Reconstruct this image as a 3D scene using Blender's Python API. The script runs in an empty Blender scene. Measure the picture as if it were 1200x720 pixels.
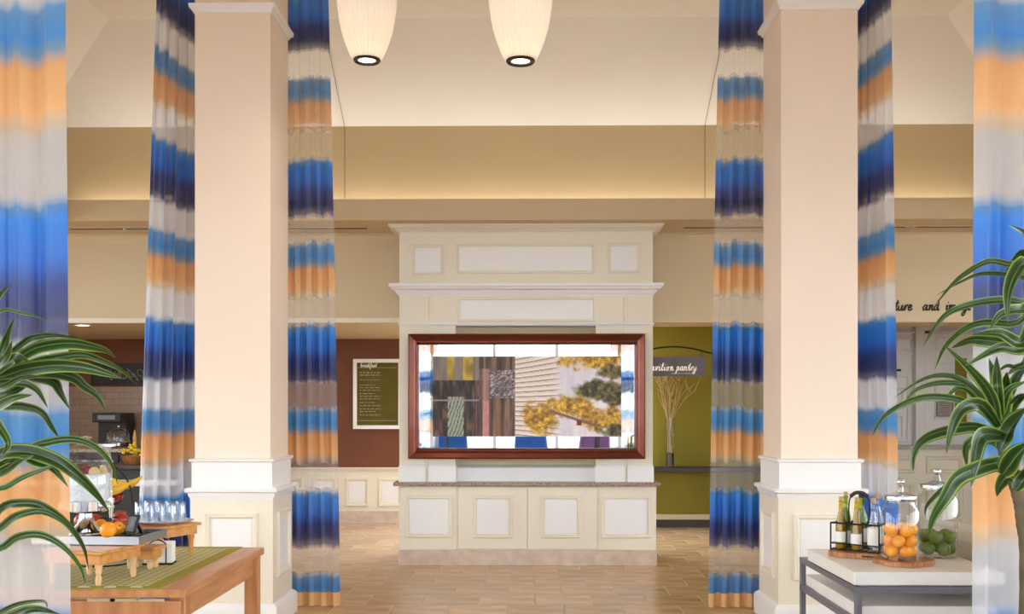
import bpy, math, random
from mathutils import Vector, Matrix
random.seed(7)
PI = math.pi
SC = bpy.context.scene
COL = SC.collection
V = Vector

# ------------------------------------------------------------------ camera, world, exposure
EYE = 1.4
FPX = 1200.0
HORIZON = 479.0
YAW = math.atan(16.0 / 1200.0)
cam_d = bpy.data.cameras.new('camera')
cam_d.sensor_width = 36.0
cam_d.lens = 36.0
cam_d.shift_y = (HORIZON - 360.0) / 1200.0
cam_d.clip_start = 0.05
cam = bpy.data.objects.new('camera', cam_d)
cam.location = (0, 0, EYE)
cam.rotation_euler = (PI / 2, 0, YAW)
COL.objects.link(cam)
SC.camera = cam
SC.view_settings.view_transform = 'Standard'
SC.view_settings.look = 'None'
SC.view_settings.gamma = 1.0
SC.view_settings.use_curve_mapping = False
SC.view_settings.exposure = 0.42
SC.cycles.use_denoising = True
SC.cycles.max_bounces = 10
SC.cycles.diffuse_bounces = 5
SC.cycles.glossy_bounces = 5
SC.cycles.transparent_max_bounces = 24
SC.cycles.sample_clamp_indirect = 6.0

world = bpy.data.worlds.new('daylight')
SC.world = world
world.use_nodes = True
bgn = world.node_tree.nodes['Background']
bgn.inputs[0].default_value = (0.90, 0.95, 1.0, 1)
bgn.inputs[1].default_value = 5.6

def light(name, kind, loc, power, color=(1, 0.86, 0.68), size=0.2, size_y=None, rot=(0, 0, 0), parent=None, spread=None, radius=0.05):
    d = bpy.data.lights.new(name, kind)
    d.energy = power
    d.color = color
    if kind == 'AREA':
        d.size = size
        if size_y:
            d.shape = 'RECTANGLE'
            d.size_y = size_y
        else:
            d.shape = 'DISK'
        if spread:
            d.spread = spread
    else:
        d.shadow_soft_size = radius
    o = bpy.data.objects.new(name, d)
    o.location = loc
    o.rotation_euler = rot
    COL.objects.link(o)
    if parent:
        o.parent = parent
        o.location = V(loc) - parent.location
    return o

# cove tube behind the fascia: the glow the photograph shows along the foot of the gold wall
COVE = (1.0, 0.95, 0.86)
light('cove_light_back', 'AREA', (0, 9.22, 3.12), 19, COVE, 8.2, 0.05, (PI - 0.35, 0, 0))

# ------------------------------------------------------------------ pixel helpers (photo pixel -> point at a known depth or height)
def ray(px, py):
    a = (px - 600.0) / FPX
    b = (HORIZON - py) / FPX
    s, c = math.sin(YAW), math.cos(YAW)
    return V((-s + a * c, c + a * s, b))

def P(px, py, y):
    d = ray(px, py)
    t = y / d.y
    return V((d.x * t, y, EYE + d.z * t))

def G(px, py, z):
    d = ray(px, py)
    t = (z - EYE) / d.z
    return V((d.x * t, d.y * t, z))

# ------------------------------------------------------------------ mesh helpers
class B:
    def __init__(s):
        s.v, s.f, s.m, s.uv = [], [], [], {}
    def add(s, vs, fs):
        n = len(s.v)
        s.v += [tuple(p) for p in vs]
        s.f += [tuple(i + n for i in f) for f in fs]
        return s
    def box(s, x0, x1, y0, y1, z0, z1):
        if x0 > x1: x0, x1 = x1, x0
        if y0 > y1: y0, y1 = y1, y0
        if z0 > z1: z0, z1 = z1, z0
        vs = [(x0, y0, z0), (x1, y0, z0), (x1, y1, z0), (x0, y1, z0), (x0, y0, z1), (x1, y0, z1), (x1, y1, z1), (x0, y1, z1)]
        return s.add(vs, [(3, 2, 1, 0), (4, 5, 6, 7), (0, 1, 5, 4), (1, 2, 6, 5), (2, 3, 7, 6), (3, 0, 4, 7)])
    def obox(s, c, sx, sy, sz, rot=0.0, mat=None):
        M = mat or Matrix.Rotation(rot, 3, 'Z')
        c = V(c)
        vs = [c + M @ V((x * sx / 2, y * sy / 2, z * sz / 2)) for x, y, z in
              [(-1, -1, -1), (1, -1, -1), (1, 1, -1), (-1, 1, -1), (-1, -1, 1), (1, -1, 1), (1, 1, 1), (-1, 1, 1)]]
        return s.add(vs, [(3, 2, 1, 0), (4, 5, 6, 7), (0, 1, 5, 4), (1, 2, 6, 5), (2, 3, 7, 6), (3, 0, 4, 7)])
    def loft(s, rings, cap=True, cap0=None, cap1=None, closed=True):
        n = len(rings[0])
        vs = [p for r in rings for p in r]
        fs = []
        for i in range(len(rings) - 1):
            for j in range(n if closed else n - 1):
                k = (j + 1) % n
                fs.append((i * n + j, i * n + k, (i + 1) * n + k, (i + 1) * n + j))
        c0 = cap if cap0 is None else cap0
        c1 = cap if cap1 is None else cap1
        if c0: fs.append(tuple(range(n - 1, -1, -1)))
        if c1: fs.append(tuple((len(rings) - 1) * n + j for j in range(n)))
        return s.add(vs, fs)
    def plan(s, rings, cap=True):      # rings of (x0,x1,y0,y1,z)
        return s.loft([[(a, c, z), (b, c, z), (b, d, z), (a, d, z)] for a, b, c, d, z in rings], cap)
    def lathe(s, prof, c=(0, 0, 0), seg=24, cap=False, cap0=None, cap1=None):
        return s.loft([[(c[0] + r * math.cos(2 * PI * j / seg), c[1] + r * math.sin(2 * PI * j / seg), c[2] + z) for j in range(seg)] for r, z in prof], cap, cap0, cap1)
    def sphere(s, c, r, seg=12, rings=8, M=None):
        if not hasattr(r, '__len__'): r = (r, r, r)
        rr = []
        for i in range(rings + 1):
            a = -PI / 2 + PI * i / rings
            ca = max(math.cos(a), 1e-3)
            ring = []
            for j in range(seg):
                p = V((r[0] * ca * math.cos(2 * PI * j / seg), r[1] * ca * math.sin(2 * PI * j / seg), r[2] * math.sin(a)))
                if M is not None: p = M @ p
                ring.append(p + V(c))
            rr.append(ring)
        return s.loft(rr, True)
    def tube(s, pts, r, seg=8, closed=False, flat=None):
        pts = [V(p) for p in pts]
        n = len(pts)
        rs = r if hasattr(r, '__len__') else [r] * n
        def tang(i):
            a = pts[(i - 1) % n] if (closed or i > 0) else pts[i]
            b = pts[(i + 1) % n] if (closed or i < n - 1) else pts[i]
            t = b - a
            return t.normalized() if t.length > 1e-9 else V((0, 0, 1))
        t = tang(0)
        u = t.cross(V((0, 0, 1)))
        if u.length < 1e-3: u = t.cross(V((1, 0, 0)))
        u.normalize()
        rings = []
        for i in range(n):
            t = tang(i)
            u = (u - t * u.dot(t))
            if u.length < 1e-6: u = t.orthogonal()
            u.normalize()
            w = t.cross(u)
            rings.append([pts[i] + (u * math.cos(2 * PI * j / seg) + w * math.sin(2 * PI * j / seg)) * rs[i] for j in range(seg)])
        if closed:
            rings.append(rings[0])
            return s.loft(rings, False)
        return s.loft(rings, True)
    def prism(s, poly, z0, z1):
        return s.loft([[(x, y, z0) for x, y in poly], [(x, y, z1) for x, y in poly]], True)
    def bar(s, a, b, w, h, up=(0, 0, 1)):
        a, b = V(a), V(b)
        t = (b - a).normalized()
        u = V(up).cross(t)
        if u.length < 1e-4: u = t.orthogonal()
        u.normalize()
        k = t.cross(u)
        q = [u * (w / 2 * i) + k * (h / 2 * j) for i, j in ((-1, -1), (1, -1), (1, 1), (-1, 1))]
        return s.loft([[a + d for d in q], [b + d for d in q]], True)
    def frame(s, x0, x1, z0, z1, prof, mp):
        # rectangular moulding: prof = [(inset, out)], mp(x, z, out) -> point
        rings = []
        for i, o in prof:
            rings.append([mp(x0 + i, z0 + i, o), mp(x1 - i, z0 + i, o), mp(x1 - i, z1 - i, o), mp(x0 + i, z1 - i, o)])
        return s.loft(rings, False)
    def mesh(s, name, mt, smooth=40):
        me = bpy.data.meshes.new(name)
        me.from_pydata(s.v, [], s.f)
        me.materials.append(mt)
        me.update()
        if smooth:
            for p in me.polygons: p.use_smooth = True
            me.set_sharp_from_angle(angle=math.radians(smooth))
        return me
    def build(s, name, mt, parent=None, smooth=40, bevel=0, world=True, recalc=True):
        me = s.mesh(name, mt, smooth)
        if recalc:
            import bmesh
            bm = bmesh.new(); bm.from_mesh(me)
            bmesh.ops.recalc_face_normals(bm, faces=bm.faces)
            bm.to_mesh(me); bm.free()
            if smooth: me.set_sharp_from_angle(angle=math.radians(smooth))
        o = bpy.data.objects.new(name, me)
        COL.objects.link(o)
        if parent is not None:
            o.parent = parent
            if world: o.location = -V(root_of(parent).location) if parent.parent is None else (0, 0, 0)
        if bevel:
            md = o.modifiers.new('bevel', 'BEVEL')
            md.width = bevel; md.segments = 2; md.limit_method = 'ANGLE'; md.angle_limit = math.radians(50)
        return o

def root_of(o):
    while o.parent: o = o.parent
    return o

def tag(o, label, cat, group=None, kind=None):
    o['label'] = label; o['category'] = cat
    if group: o['group'] = group
    if kind: o['kind'] = kind
    return o

def thing(name, label, cat, loc=(0, 0, 0), rotz=0.0, group=None, kind=None):
    o = bpy.data.objects.new(name, None)
    o.empty_display_size = 0.1
    COL.objects.link(o)
    o.location = loc; o.rotation_euler = (0, 0, rotz)
    return tag(o, label, cat, group, kind)

def dup(root, loc, rotz=None, label=None, scale=None):
    r = root.copy(); COL.objects.link(r)
    r.location = loc
    if rotz is not None: r.rotation_euler = (0, 0, rotz)
    if scale is not None: r.scale = (scale,) * 3
    if label: r['label'] = label
    for ch in list(root.children):
        c = ch.copy(); COL.objects.link(c); c.parent = r
        for g in list(ch.children):
            d = g.copy(); COL.objects.link(d); d.parent = c
    return r

def catmull(pts, n=6):
    pts = [V(p) for p in pts]
    if len(pts) < 3: return pts
    q = [pts[0] * 2 - pts[1]] + pts + [pts[-1] * 2 - pts[-2]]
    out = []
    for i in range(1, len(q) - 2):
        for k in range(n):
            t = k / n
            a, b, c, d = q[i - 1], q[i], q[i + 1], q[i + 2]
            out.append(0.5 * ((2 * b) + (c - a) * t + (2 * a - 5 * b + 4 * c - d) * t * t + (3 * b - a - 3 * c + d) * t ** 3))
    out.append(pts[-1])
    return out

# ------------------------------------------------------------------ materials
def lin(c):
    return tuple(((x / 255) / 12.92 if x / 255 <= 0.04045 else ((x / 255 + 0.055) / 1.055) ** 2.4) for x in c) + (1,)

def nodes(name):
    m = bpy.data.materials.new(name)
    m.use_nodes = True
    nt = m.node_tree
    nt.nodes.clear()
    out = nt.nodes.new('ShaderNodeOutputMaterial')
    return m, nt, out

def N(nt, kind, **kw):
    n = nt.nodes.new('ShaderNode' + kind)
    for k, v in kw.items():
        setattr(n, k, v)
    return n

def ramp(nt, stops, interp='LINEAR'):
    r = N(nt, 'ValToRGB')
    cr = r.color_ramp
    cr.interpolation = interp
    while len(cr.elements) > 1: cr.elements.remove(cr.elements[-1])
    cr.elements[0].position = stops[0][0]; cr.elements[0].color = stops[0][1]
    for p, c in stops[1:]:
        e = cr.elements.new(p); e.color = c
    return r

def mat(name, col, rough=0.5, metal=0.0, spec=0.5, col2=None, nscale=6.0, stretch=(1, 1, 1), bump=0.0, bscale=60.0, coat=0.0, objrand=0.0, emit=None, estr=0.0, sheen=0.0):
    m, nt, out = nodes(name)
    p = N(nt, 'BsdfPrincipled')
    nt.links.new(p.outputs[0], out.inputs[0])
    p.inputs['Base Color'].default_value = lin(col)
    p.inputs['Roughness'].default_value = rough
    p.inputs['Metallic'].default_value = metal
    p.inputs['Specular IOR Level'].default_value = spec
    p.inputs['Coat Weight'].default_value = coat
    p.inputs['Sheen Weight'].default_value = sheen
    tc = N(nt, 'TexCoord')
    if col2 is not None:
        mp = N(nt, 'Mapping'); mp.inputs['Scale'].default_value = stretch
        nt.links.new(tc.outputs['Object'], mp.inputs[0])
        no = N(nt, 'TexNoise'); no.inputs['Scale'].default_value = nscale; no.inputs['Detail'].default_value = 5
        nt.links.new(mp.outputs[0], no.inputs[0])
        r = ramp(nt, [(0.3, lin(col)), (0.7, lin(col2))])
        nt.links.new(no.outputs[0], r.inputs[0])
        src = r.outputs[0]
        if objrand:
            oi = N(nt, 'ObjectInfo')
            hs = N(nt, 'HueSaturation')
            mr = N(nt, 'MapRange'); mr.inputs[3].default_value = 1 - objrand; mr.inputs[4].default_value = 1 + objrand
            nt.links.new(oi.outputs['Random'], mr.inputs[0])
            nt.links.new(mr.outputs[0], hs.inputs['Value'])
            nt.links.new(src, hs.inputs['Color'])
            src = hs.outputs[0]
        nt.links.new(src, p.inputs['Base Color'])
    if bump:
        nb = N(nt, 'TexNoise'); nb.inputs['Scale'].default_value = bscale; nb.inputs['Detail'].default_value = 4
        nt.links.new(tc.outputs['Object'], nb.inputs[0])
        bp = N(nt, 'Bump'); bp.inputs['Strength'].default_value = bump; bp.inputs['Distance'].default_value = 0.01
        nt.links.new(nb.outputs[0], bp.inputs['Height'])
        nt.links.new(bp.outputs[0], p.inputs['Normal'])
    if emit:
        p.inputs['Emission Color'].default_value = lin(emit)
        p.inputs['Emission Strength'].default_value = estr
    return m

def emission(name, col, s):
    m, nt, out = nodes(name)
    e = N(nt, 'Emission'); e.inputs[0].default_value = lin(col); e.inputs[1].default_value = s
    nt.links.new(e.outputs[0], out.inputs[0])
    return m

def glassy(name, tint=(255, 255, 255), edge=0.55, rough=0.02, base=0.04):
    m, nt, out = nodes(name)
    t = N(nt, 'BsdfTransparent'); t.inputs[0].default_value = lin(tint)
    g = N(nt, 'BsdfGlossy'); g.inputs['Roughness'].default_value = rough
    f = N(nt, 'LayerWeight'); f.inputs[0].default_value = 0.5
    pw = N(nt, 'Math', operation='POWER'); pw.inputs[1].default_value = 2.6
    nt.links.new(f.outputs['Facing'], pw.inputs[0])
    ad = N(nt, 'Math', operation='MULTIPLY_ADD', use_clamp=True); ad.inputs[1].default_value = edge; ad.inputs[2].default_value = base
    nt.links.new(pw.outputs[0], ad.inputs[0])
    mx = N(nt, 'MixShader')
    nt.links.new(ad.outputs[0], mx.inputs[0]); nt.links.new(t.outputs[0], mx.inputs[1]); nt.links.new(g.outputs[0], mx.inputs[2])
    nt.links.new(mx.outputs[0], out.inputs[0])
    return m

M = {}
M['cream'] = mat('cream_wall_paint', (226, 212, 192), 0.6, col2=(222, 207, 186), nscale=1.5, bump=0.02, bscale=120)
M['column'] = mat('column_paint', (240, 222, 207), 0.55, col2=(236, 217, 201), nscale=1.2, bump=0.02, bscale=120)
M['panel_trim'] = mat('pale_trim_paint', (233, 225, 209), 0.45, col2=(229, 220, 203), nscale=2)
M['white'] = mat('white_panel_paint', (238, 236, 238), 0.4, col2=(235, 232, 234), nscale=2)
M['gold'] = mat('gold_wall_paint', (208, 186, 146), 0.7, col2=(204, 181, 140), nscale=1.0)
M['ceil'] = mat('ceiling_paint', (240, 237, 231), 0.7, col2=(237, 233, 226), nscale=1.0)
M['fascia'] = mat('fascia_paint', (206, 184, 150), 0.65, col2=(202, 179, 144), nscale=1.0)
M['bulk'] = mat('bulkhead_paint', (214, 196, 164), 0.65, col2=(209, 190, 158), nscale=1.0)
M['brown'] = mat('brown_wall_paint', (114, 61, 29), 0.6, col2=(105, 54, 25), nscale=3, bump=0.05, bscale=80)
M['wains'] = M['panel_trim']
M['olive'] = mat('olive_wall_paint', (136, 124, 22), 0.65, col2=(124, 112, 16), nscale=2)
M['grout'] = mat('grout', (206, 178, 146), 0.8)
M['tile'] = mat('tan_floor_tile', (180, 142, 104), 0.25, spec=0.5, col2=(216, 186, 150), nscale=3.2, stretch=(1, 2.2, 1), bump=0.03, bscale=30, objrand=0.13)
M['marble'] = mat('pink_marble', (216, 196, 180), 0.3, col2=(188, 165, 148), nscale=9, coat=0.2)
M['granite'] = mat('brown_granite', (96, 78, 68), 0.25, col2=(190, 168, 150), nscale=70, coat=0.2)
M['copper'] = mat('copper_lacquer', (104, 48, 34), 0.28, metal=0.75, col2=(116, 56, 40), nscale=3, coat=0.2)
M['mirror'] = mat('mirror', (235, 240, 245), 0.015, metal=1.0)
M['wood'] = mat('honey_wood', (176, 114, 68), 0.4, col2=(204, 146, 96), nscale=5, stretch=(6, 0.7, 6), coat=0.15)
M['woodv'] = mat('honey_wood_upright', (172, 110, 66), 0.4, col2=(202, 142, 92), nscale=5, stretch=(6, 6, 0.7), coat=0.15)
M['pine'] = mat('pine_wood', (196, 128, 58), 0.4, col2=(222, 160, 88), nscale=7, stretch=(1, 5, 5), coat=0.2)
M['pinep'] = mat('pale_pine_wood', (218, 172, 116), 0.4, col2=(232, 192, 142), nscale=7, stretch=(5, 5, 1), coat=0.2)
M['board'] = mat('acacia_wood', (138, 78, 40), 0.4, col2=(196, 138, 84), nscale=14, stretch=(5, 1, 1), coat=0.2)
M['dkwood'] = mat('dark_wood', (46, 28, 24), 0.4, col2=(34, 20, 17), nscale=6, stretch=(1, 6, 6))
M['chrome'] = mat('chrome', (225, 228, 232), 0.12, metal=1.0)
M['steel'] = mat('brushed_steel', (186, 192, 204), 0.28, metal=1.0)
M['grey_metal'] = mat('grey_powder_metal', (112, 112, 122), 0.4, metal=0.3)
M['black_metal'] = mat('black_iron', (30, 28, 28), 0.5, metal=0.4)
M['bronze'] = mat('dark_bronze', (52, 44, 36), 0.35, metal=0.6)
M['glass'] = glassy('clear_glass', (249, 251, 252), 0.85, 0.02, 0.06)
M['pane'] = glassy('window_pane', (252, 254, 253), 0.4, 0.01)
M['tumbler'] = glassy('tumbler_glass', (246, 249, 252), 0.7, 0.08, 0.10)
M['green_glass'] = glassy('green_glass', (190, 206, 96), 0.5, 0.04, 0.05)
M['olive_glass'] = glassy('olive_oil_glass', (226, 208, 110), 0.5, 0.04, 0.05)
M['cork'] = mat('cork', (206, 168, 122), 0.8, col2=(180, 140, 98), nscale=90)
M['paper'] = mat('paper_label', (238, 236, 230), 0.7)
M['china'] = mat('white_china', (244, 244, 246), 0.15, coat=0.5)
M['stone'] = mat('white_stone', (234, 230, 228), 0.35, col2=(226, 221, 218), nscale=5)
M['orange'] = mat('orange_peel', (250, 158, 20), 0.35, col2=(255, 176, 44), nscale=9, bump=0.15, bscale=300)
M['lime'] = mat('lime_peel', (78, 100, 18), 0.25, col2=(112, 130, 38), nscale=9, bump=0.12, bscale=300)
M['apple'] = mat('apple_skin', (150, 24, 24), 0.3, col2=(196, 70, 44), nscale=20)
M['banana'] = mat('banana_skin', (240, 196, 70), 0.45, col2=(226, 172, 50), nscale=12)
M['taupe'] = mat('taupe_upholstery', (172, 160, 134), 0.8, col2=(160, 148, 122), nscale=20, sheen=0.3, bump=0.1, bscale=400)
M['black'] = mat('matt_black', (26, 24, 24), 0.5)
M['ink'] = mat('dark_lettering', (36, 28, 26), 0.6)
M['white_ink'] = mat('white_lettering', (245, 242, 238), 0.6)
M['dim_ink'] = mat('faint_lettering', (176, 166, 150), 0.7)
M['cane'] = mat('plant_cane', (96, 84, 62), 0.8, col2=(74, 64, 46), nscale=30, bump=0.4, bscale=60)
M['pot'] = mat('terracotta_pot', (60, 52, 48), 0.5)
M['soil'] = mat('soil', (42, 30, 22), 0.9, bump=0.6, bscale=60)
M['twig'] = mat('pale_twig', (186, 154, 104), 0.7)
M['hem'] = mat('gold_hem_cloth', (214, 164, 104), 0.55, col2=(224, 178, 120), nscale=8, sheen=0.3)
M['metal_white'] = mat('white_window_frame', (226, 226, 224), 0.4)
M['brass'] = mat('dull_brass', (190, 172, 140), .55, metal=.3)
M['lamp_lens'] = emission('lamp_lens', (255, 236, 200), 9.0)
M['yellow_flower'] = mat('yellow_petal', (214, 190, 36), 0.6)
M['tray_blk'] = mat('slate_tray', (38, 38, 42), 0.35)
M['millwork'] = M['white']
M['board_black'] = mat('chalkboard', (40, 38, 38), 0.7, col2=(54, 52, 50), nscale=8)
M['chalk'] = mat('chalk', (150, 146, 140), 0.9)
M['dim_wall_tile'] = None

def brick_mat(name, c1, c2, mortar, w, h):
    m, nt, out = nodes(name)
    p = N(nt, 'BsdfPrincipled'); p.inputs['Roughness'].default_value = 0.35
    tc = N(nt, 'TexCoord'); sp = N(nt, 'SeparateXYZ'); cb = N(nt, 'CombineXYZ')
    nt.links.new(tc.outputs['Object'], sp.inputs[0])
    nt.links.new(sp.outputs[0], cb.inputs[0]); nt.links.new(sp.outputs[2], cb.inputs[1])
    b = N(nt, 'TexBrick'); b.inputs['Scale'].default_value = 1.0
    b.inputs['Brick Width'].default_value = w; b.inputs['Row Height'].default_value = h; b.inputs['Mortar Size'].default_value = 0.004
    b.inputs['Color1'].default_value = lin(c1); b.inputs['Color2'].default_value = lin(c2); b.inputs['Mortar'].default_value = lin(mortar)
    nt.links.new(cb.outputs[0], b.inputs[0]); nt.links.new(b.outputs[0], p.inputs['Base Color'])
    nt.links.new(p.outputs[0], out.inputs[0])
    return m
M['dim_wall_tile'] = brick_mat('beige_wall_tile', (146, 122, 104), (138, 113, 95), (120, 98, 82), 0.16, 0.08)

def curtain_mat(name, sheer, al, og=((222, 160, 96), (230, 172, 112), .88), mb=((70, 140, 200), (30, 128, 208), .92)):
    m, nt, out = nodes(name)
    gm = N(nt, 'TexCoord'); sp = N(nt, 'SeparateXYZ')
    nt.links.new(gm.outputs['Object'], sp.inputs[0])
    mp = N(nt, 'Mapping'); mp.inputs['Scale'].default_value = (1, 1, 0.03)
    nt.links.new(gm.outputs['Object'], mp.inputs[0])
    no = N(nt, 'TexNoise'); no.inputs['Scale'].default_value = 11; no.inputs['Detail'].default_value = 2
    nt.links.new(mp.outputs[0], no.inputs[0])
    j = N(nt, 'MapRange'); j.inputs[3].default_value = -0.045; j.inputs[4].default_value = 0.045
    nt.links.new(no.outputs[0], j.inputs[0])
    a = N(nt, 'Math', operation='ADD'); nt.links.new(sp.outputs[2], a.inputs[0]); nt.links.new(j.outputs[0], a.inputs[1])
    s = N(nt, 'Math', operation='SUBTRACT'); s.inputs[0].default_value = 0.806 + 1.165 * 4; nt.links.new(a.outputs[0], s.inputs[1])
    d = N(nt, 'Math', operation='DIVIDE'); d.inputs[1].default_value = 1.165; nt.links.new(s.outputs[0], d.inputs[0])
    fr = N(nt, 'Math', operation='FRACT'); nt.links.new(d.outputs[0], fr.inputs[0])
    def c(rgb, al): return lin(rgb)[:3] + (al,)
    SH = c(sheer, al)
    rp = ramp(nt, [(0.0, c((40, 130, 205), 0.8)), (0.03, c((0, 124, 224), 0.95)), (0.13, c((0, 100, 206), 0.96)), (0.19, c((14, 48, 130), 0.97)),
                   (0.27, c((14, 34, 100), 0.96)), (0.315, c((60, 74, 126), 0.75)), (0.345, SH), (0.475, SH),
                   (0.51, c(mb[0], mb[2] - .05)), (0.58, c(mb[1], mb[2])), (0.615, c((96, 142, 182), 0.88)), (0.655, c(og[0], og[2])),
                   (0.76, c(og[1], og[2])), (0.80, c((224, 198, 168), 0.6)), (0.83, SH), (0.965, SH), (1.0, c((60, 140, 206), 0.75))])
    nt.links.new(fr.outputs[0], rp.inputs[0])
    p = N(nt, 'BsdfPrincipled')
    p.inputs['Roughness'].default_value = 0.42; p.inputs['Specular IOR Level'].default_value = 0.5
    p.inputs['Sheen Weight'].default_value = 0.25
    nt.links.new(rp.outputs[0], p.inputs['Base Color'])
    tl = N(nt, 'BsdfTranslucent'); nt.links.new(rp.outputs[0], tl.inputs[0])
    m1 = N(nt, 'MixShader'); m1.inputs[0].default_value = 0.2
    nt.links.new(p.outputs[0], m1.inputs[1]); nt.links.new(tl.outputs[0], m1.inputs[2])
    tr = N(nt, 'BsdfTransparent')
    m2 = N(nt, 'MixShader')
    nt.links.new(rp.outputs[1], m2.inputs[0]); nt.links.new(tr.outputs[0], m2.inputs[1]); nt.links.new(m1.outputs[0], m2.inputs[2])
    nt.links.new(m2.outputs[0], out.inputs[0])
    return m
M['curtain_open'] = curtain_mat('dip_dyed_sheer_open', (220, 223, 234), .22)
M['curtain_full'] = curtain_mat('dip_dyed_sheer_gathered', (220, 223, 234), .62)
M['curtain_mid'] = curtain_mat('dip_dyed_sheer_mid', (220, 223, 234), .5)

def shade_mat():
    m, nt, out = nodes('ribbed_lamp_shade')
    d = N(nt, 'BsdfDiffuse'); d.inputs[0].default_value = lin((250, 244, 236))
    t = N(nt, 'BsdfTranslucent'); t.inputs[0].default_value = lin((252, 242, 230))
    x = N(nt, 'MixShader'); x.inputs[0].default_value = 0.5
    nt.links.new(d.outputs[0], x.inputs[1]); nt.links.new(t.outputs[0], x.inputs[2]); nt.links.new(x.outputs[0], out.inputs[0])
    return m
M['shade'] = shade_mat()

def leaf_mat():
    m, nt, out = nodes('variegated_leaf')
    uv = N(nt, 'UVMap'); sp = N(nt, 'SeparateXYZ'); nt.links.new(uv.outputs[0], sp.inputs[0])
    no = N(nt, 'TexNoise'); no.inputs['Scale'].default_value = 14; tc = N(nt, 'TexCoord'); nt.links.new(tc.outputs['Object'], no.inputs[0])
    jr = N(nt, 'MapRange'); jr.inputs[3].default_value = -0.05; jr.inputs[4].default_value = 0.05; nt.links.new(no.outputs[0], jr.inputs[0])
    ad = N(nt, 'Math', operation='ADD'); nt.links.new(sp.outputs[0], ad.inputs[0]); nt.links.new(jr.outputs[0], ad.inputs[1])
    G1, G2, Y = lin((28, 54, 22)), lin((46, 80, 30)), lin((150, 168, 72))
    PL = lin((112, 136, 74))
    r = ramp(nt, [(0.0, Y), (0.07, lin((104, 138, 46))), (0.13, G2), (0.30, G1), (0.42, G1), (0.46, PL), (0.50, G2), (0.62, G1), (0.74, G1), (0.84, G2), (0.90, lin((150, 168, 84))), (0.93, G2), (1.0, lin((84, 120, 40)))])
    nt.links.new(ad.outputs[0], r.inputs[0])
    oi = N(nt, 'ObjectInfo'); hs = N(nt, 'HueSaturation'); mr = N(nt, 'MapRange'); mr.inputs[3].default_value = 0.75; mr.inputs[4].default_value = 1.35
    nt.links.new(oi.outputs['Random'], mr.inputs[0]); nt.links.new(mr.outputs[0], hs.inputs['Value']); nt.links.new(r.outputs[0], hs.inputs['Color'])
    p = N(nt, 'BsdfPrincipled'); p.inputs['Roughness'].default_value = 0.38; nt.links.new(hs.outputs[0], p.inputs['Base Color'])
    t = N(nt, 'BsdfTranslucent'); nt.links.new(hs.outputs[0], t.inputs[0])
    x = N(nt, 'MixShader'); x.inputs[0].default_value = 0.25
    nt.links.new(p.outputs[0], x.inputs[1]); nt.links.new(t.outputs[0], x.inputs[2]); nt.links.new(x.outputs[0], out.inputs[0])
    return m
M['leaf'] = leaf_mat()

def attr_mat(name, rough=0.3, coat=0.4):
    m, nt, out = nodes(name)
    a = N(nt, 'Attribute'); a.attribute_name = 'print'
    p = N(nt, 'BsdfPrincipled'); p.inputs['Roughness'].default_value = rough; p.inputs['Coat Weight'].default_value = coat; p.inputs['Coat Roughness'].default_value = 0.02
    nt.links.new(a.outputs[0], p.inputs['Base Color']); nt.links.new(p.outputs[0], out.inputs[0])
    return m

def runner_mat():
    m, nt, out = nodes('green_woven_runner')
    tc = N(nt, 'TexCoord'); sp = N(nt, 'SeparateXYZ'); nt.links.new(tc.outputs['Object'], sp.inputs[0])
    def tri(src, sc):
        a = N(nt, 'Math', operation='MULTIPLY'); a.inputs[1].default_value = sc; nt.links.new(src, a.inputs[0])
        f = N(nt, 'Math', operation='PINGPONG'); f.inputs[1].default_value = 0.5; nt.links.new(a.outputs[0], f.inputs[0])
        return f.outputs[0]
    ax, ay = tri(sp.outputs[0], 30), tri(sp.outputs[1], 24)
    mn = N(nt, 'Math', operation='MINIMUM'); nt.links.new(ax, mn.inputs[0]); nt.links.new(ay, mn.inputs[1])
    r = ramp(nt, [(0.0, lin((142, 136, 76))), (0.05, lin((150, 144, 84))), (0.11, lin((196, 188, 134))), (0.5, lin((204, 198, 148)))])
    nt.links.new(mn.outputs[0], r.inputs[0])
    p = N(nt, 'BsdfPrincipled'); p.inputs['Roughness'].default_value = 0.8
    nt.links.new(r.outputs[0], p.inputs['Base Color']); nt.links.new(p.outputs[0], out.inputs[0])
    return m
M['runner'] = runner_mat()
M['runner_border'] = mat('olive_border_cloth', (158, 150, 48), 0.8, col2=(146, 138, 40), nscale=40)

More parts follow.
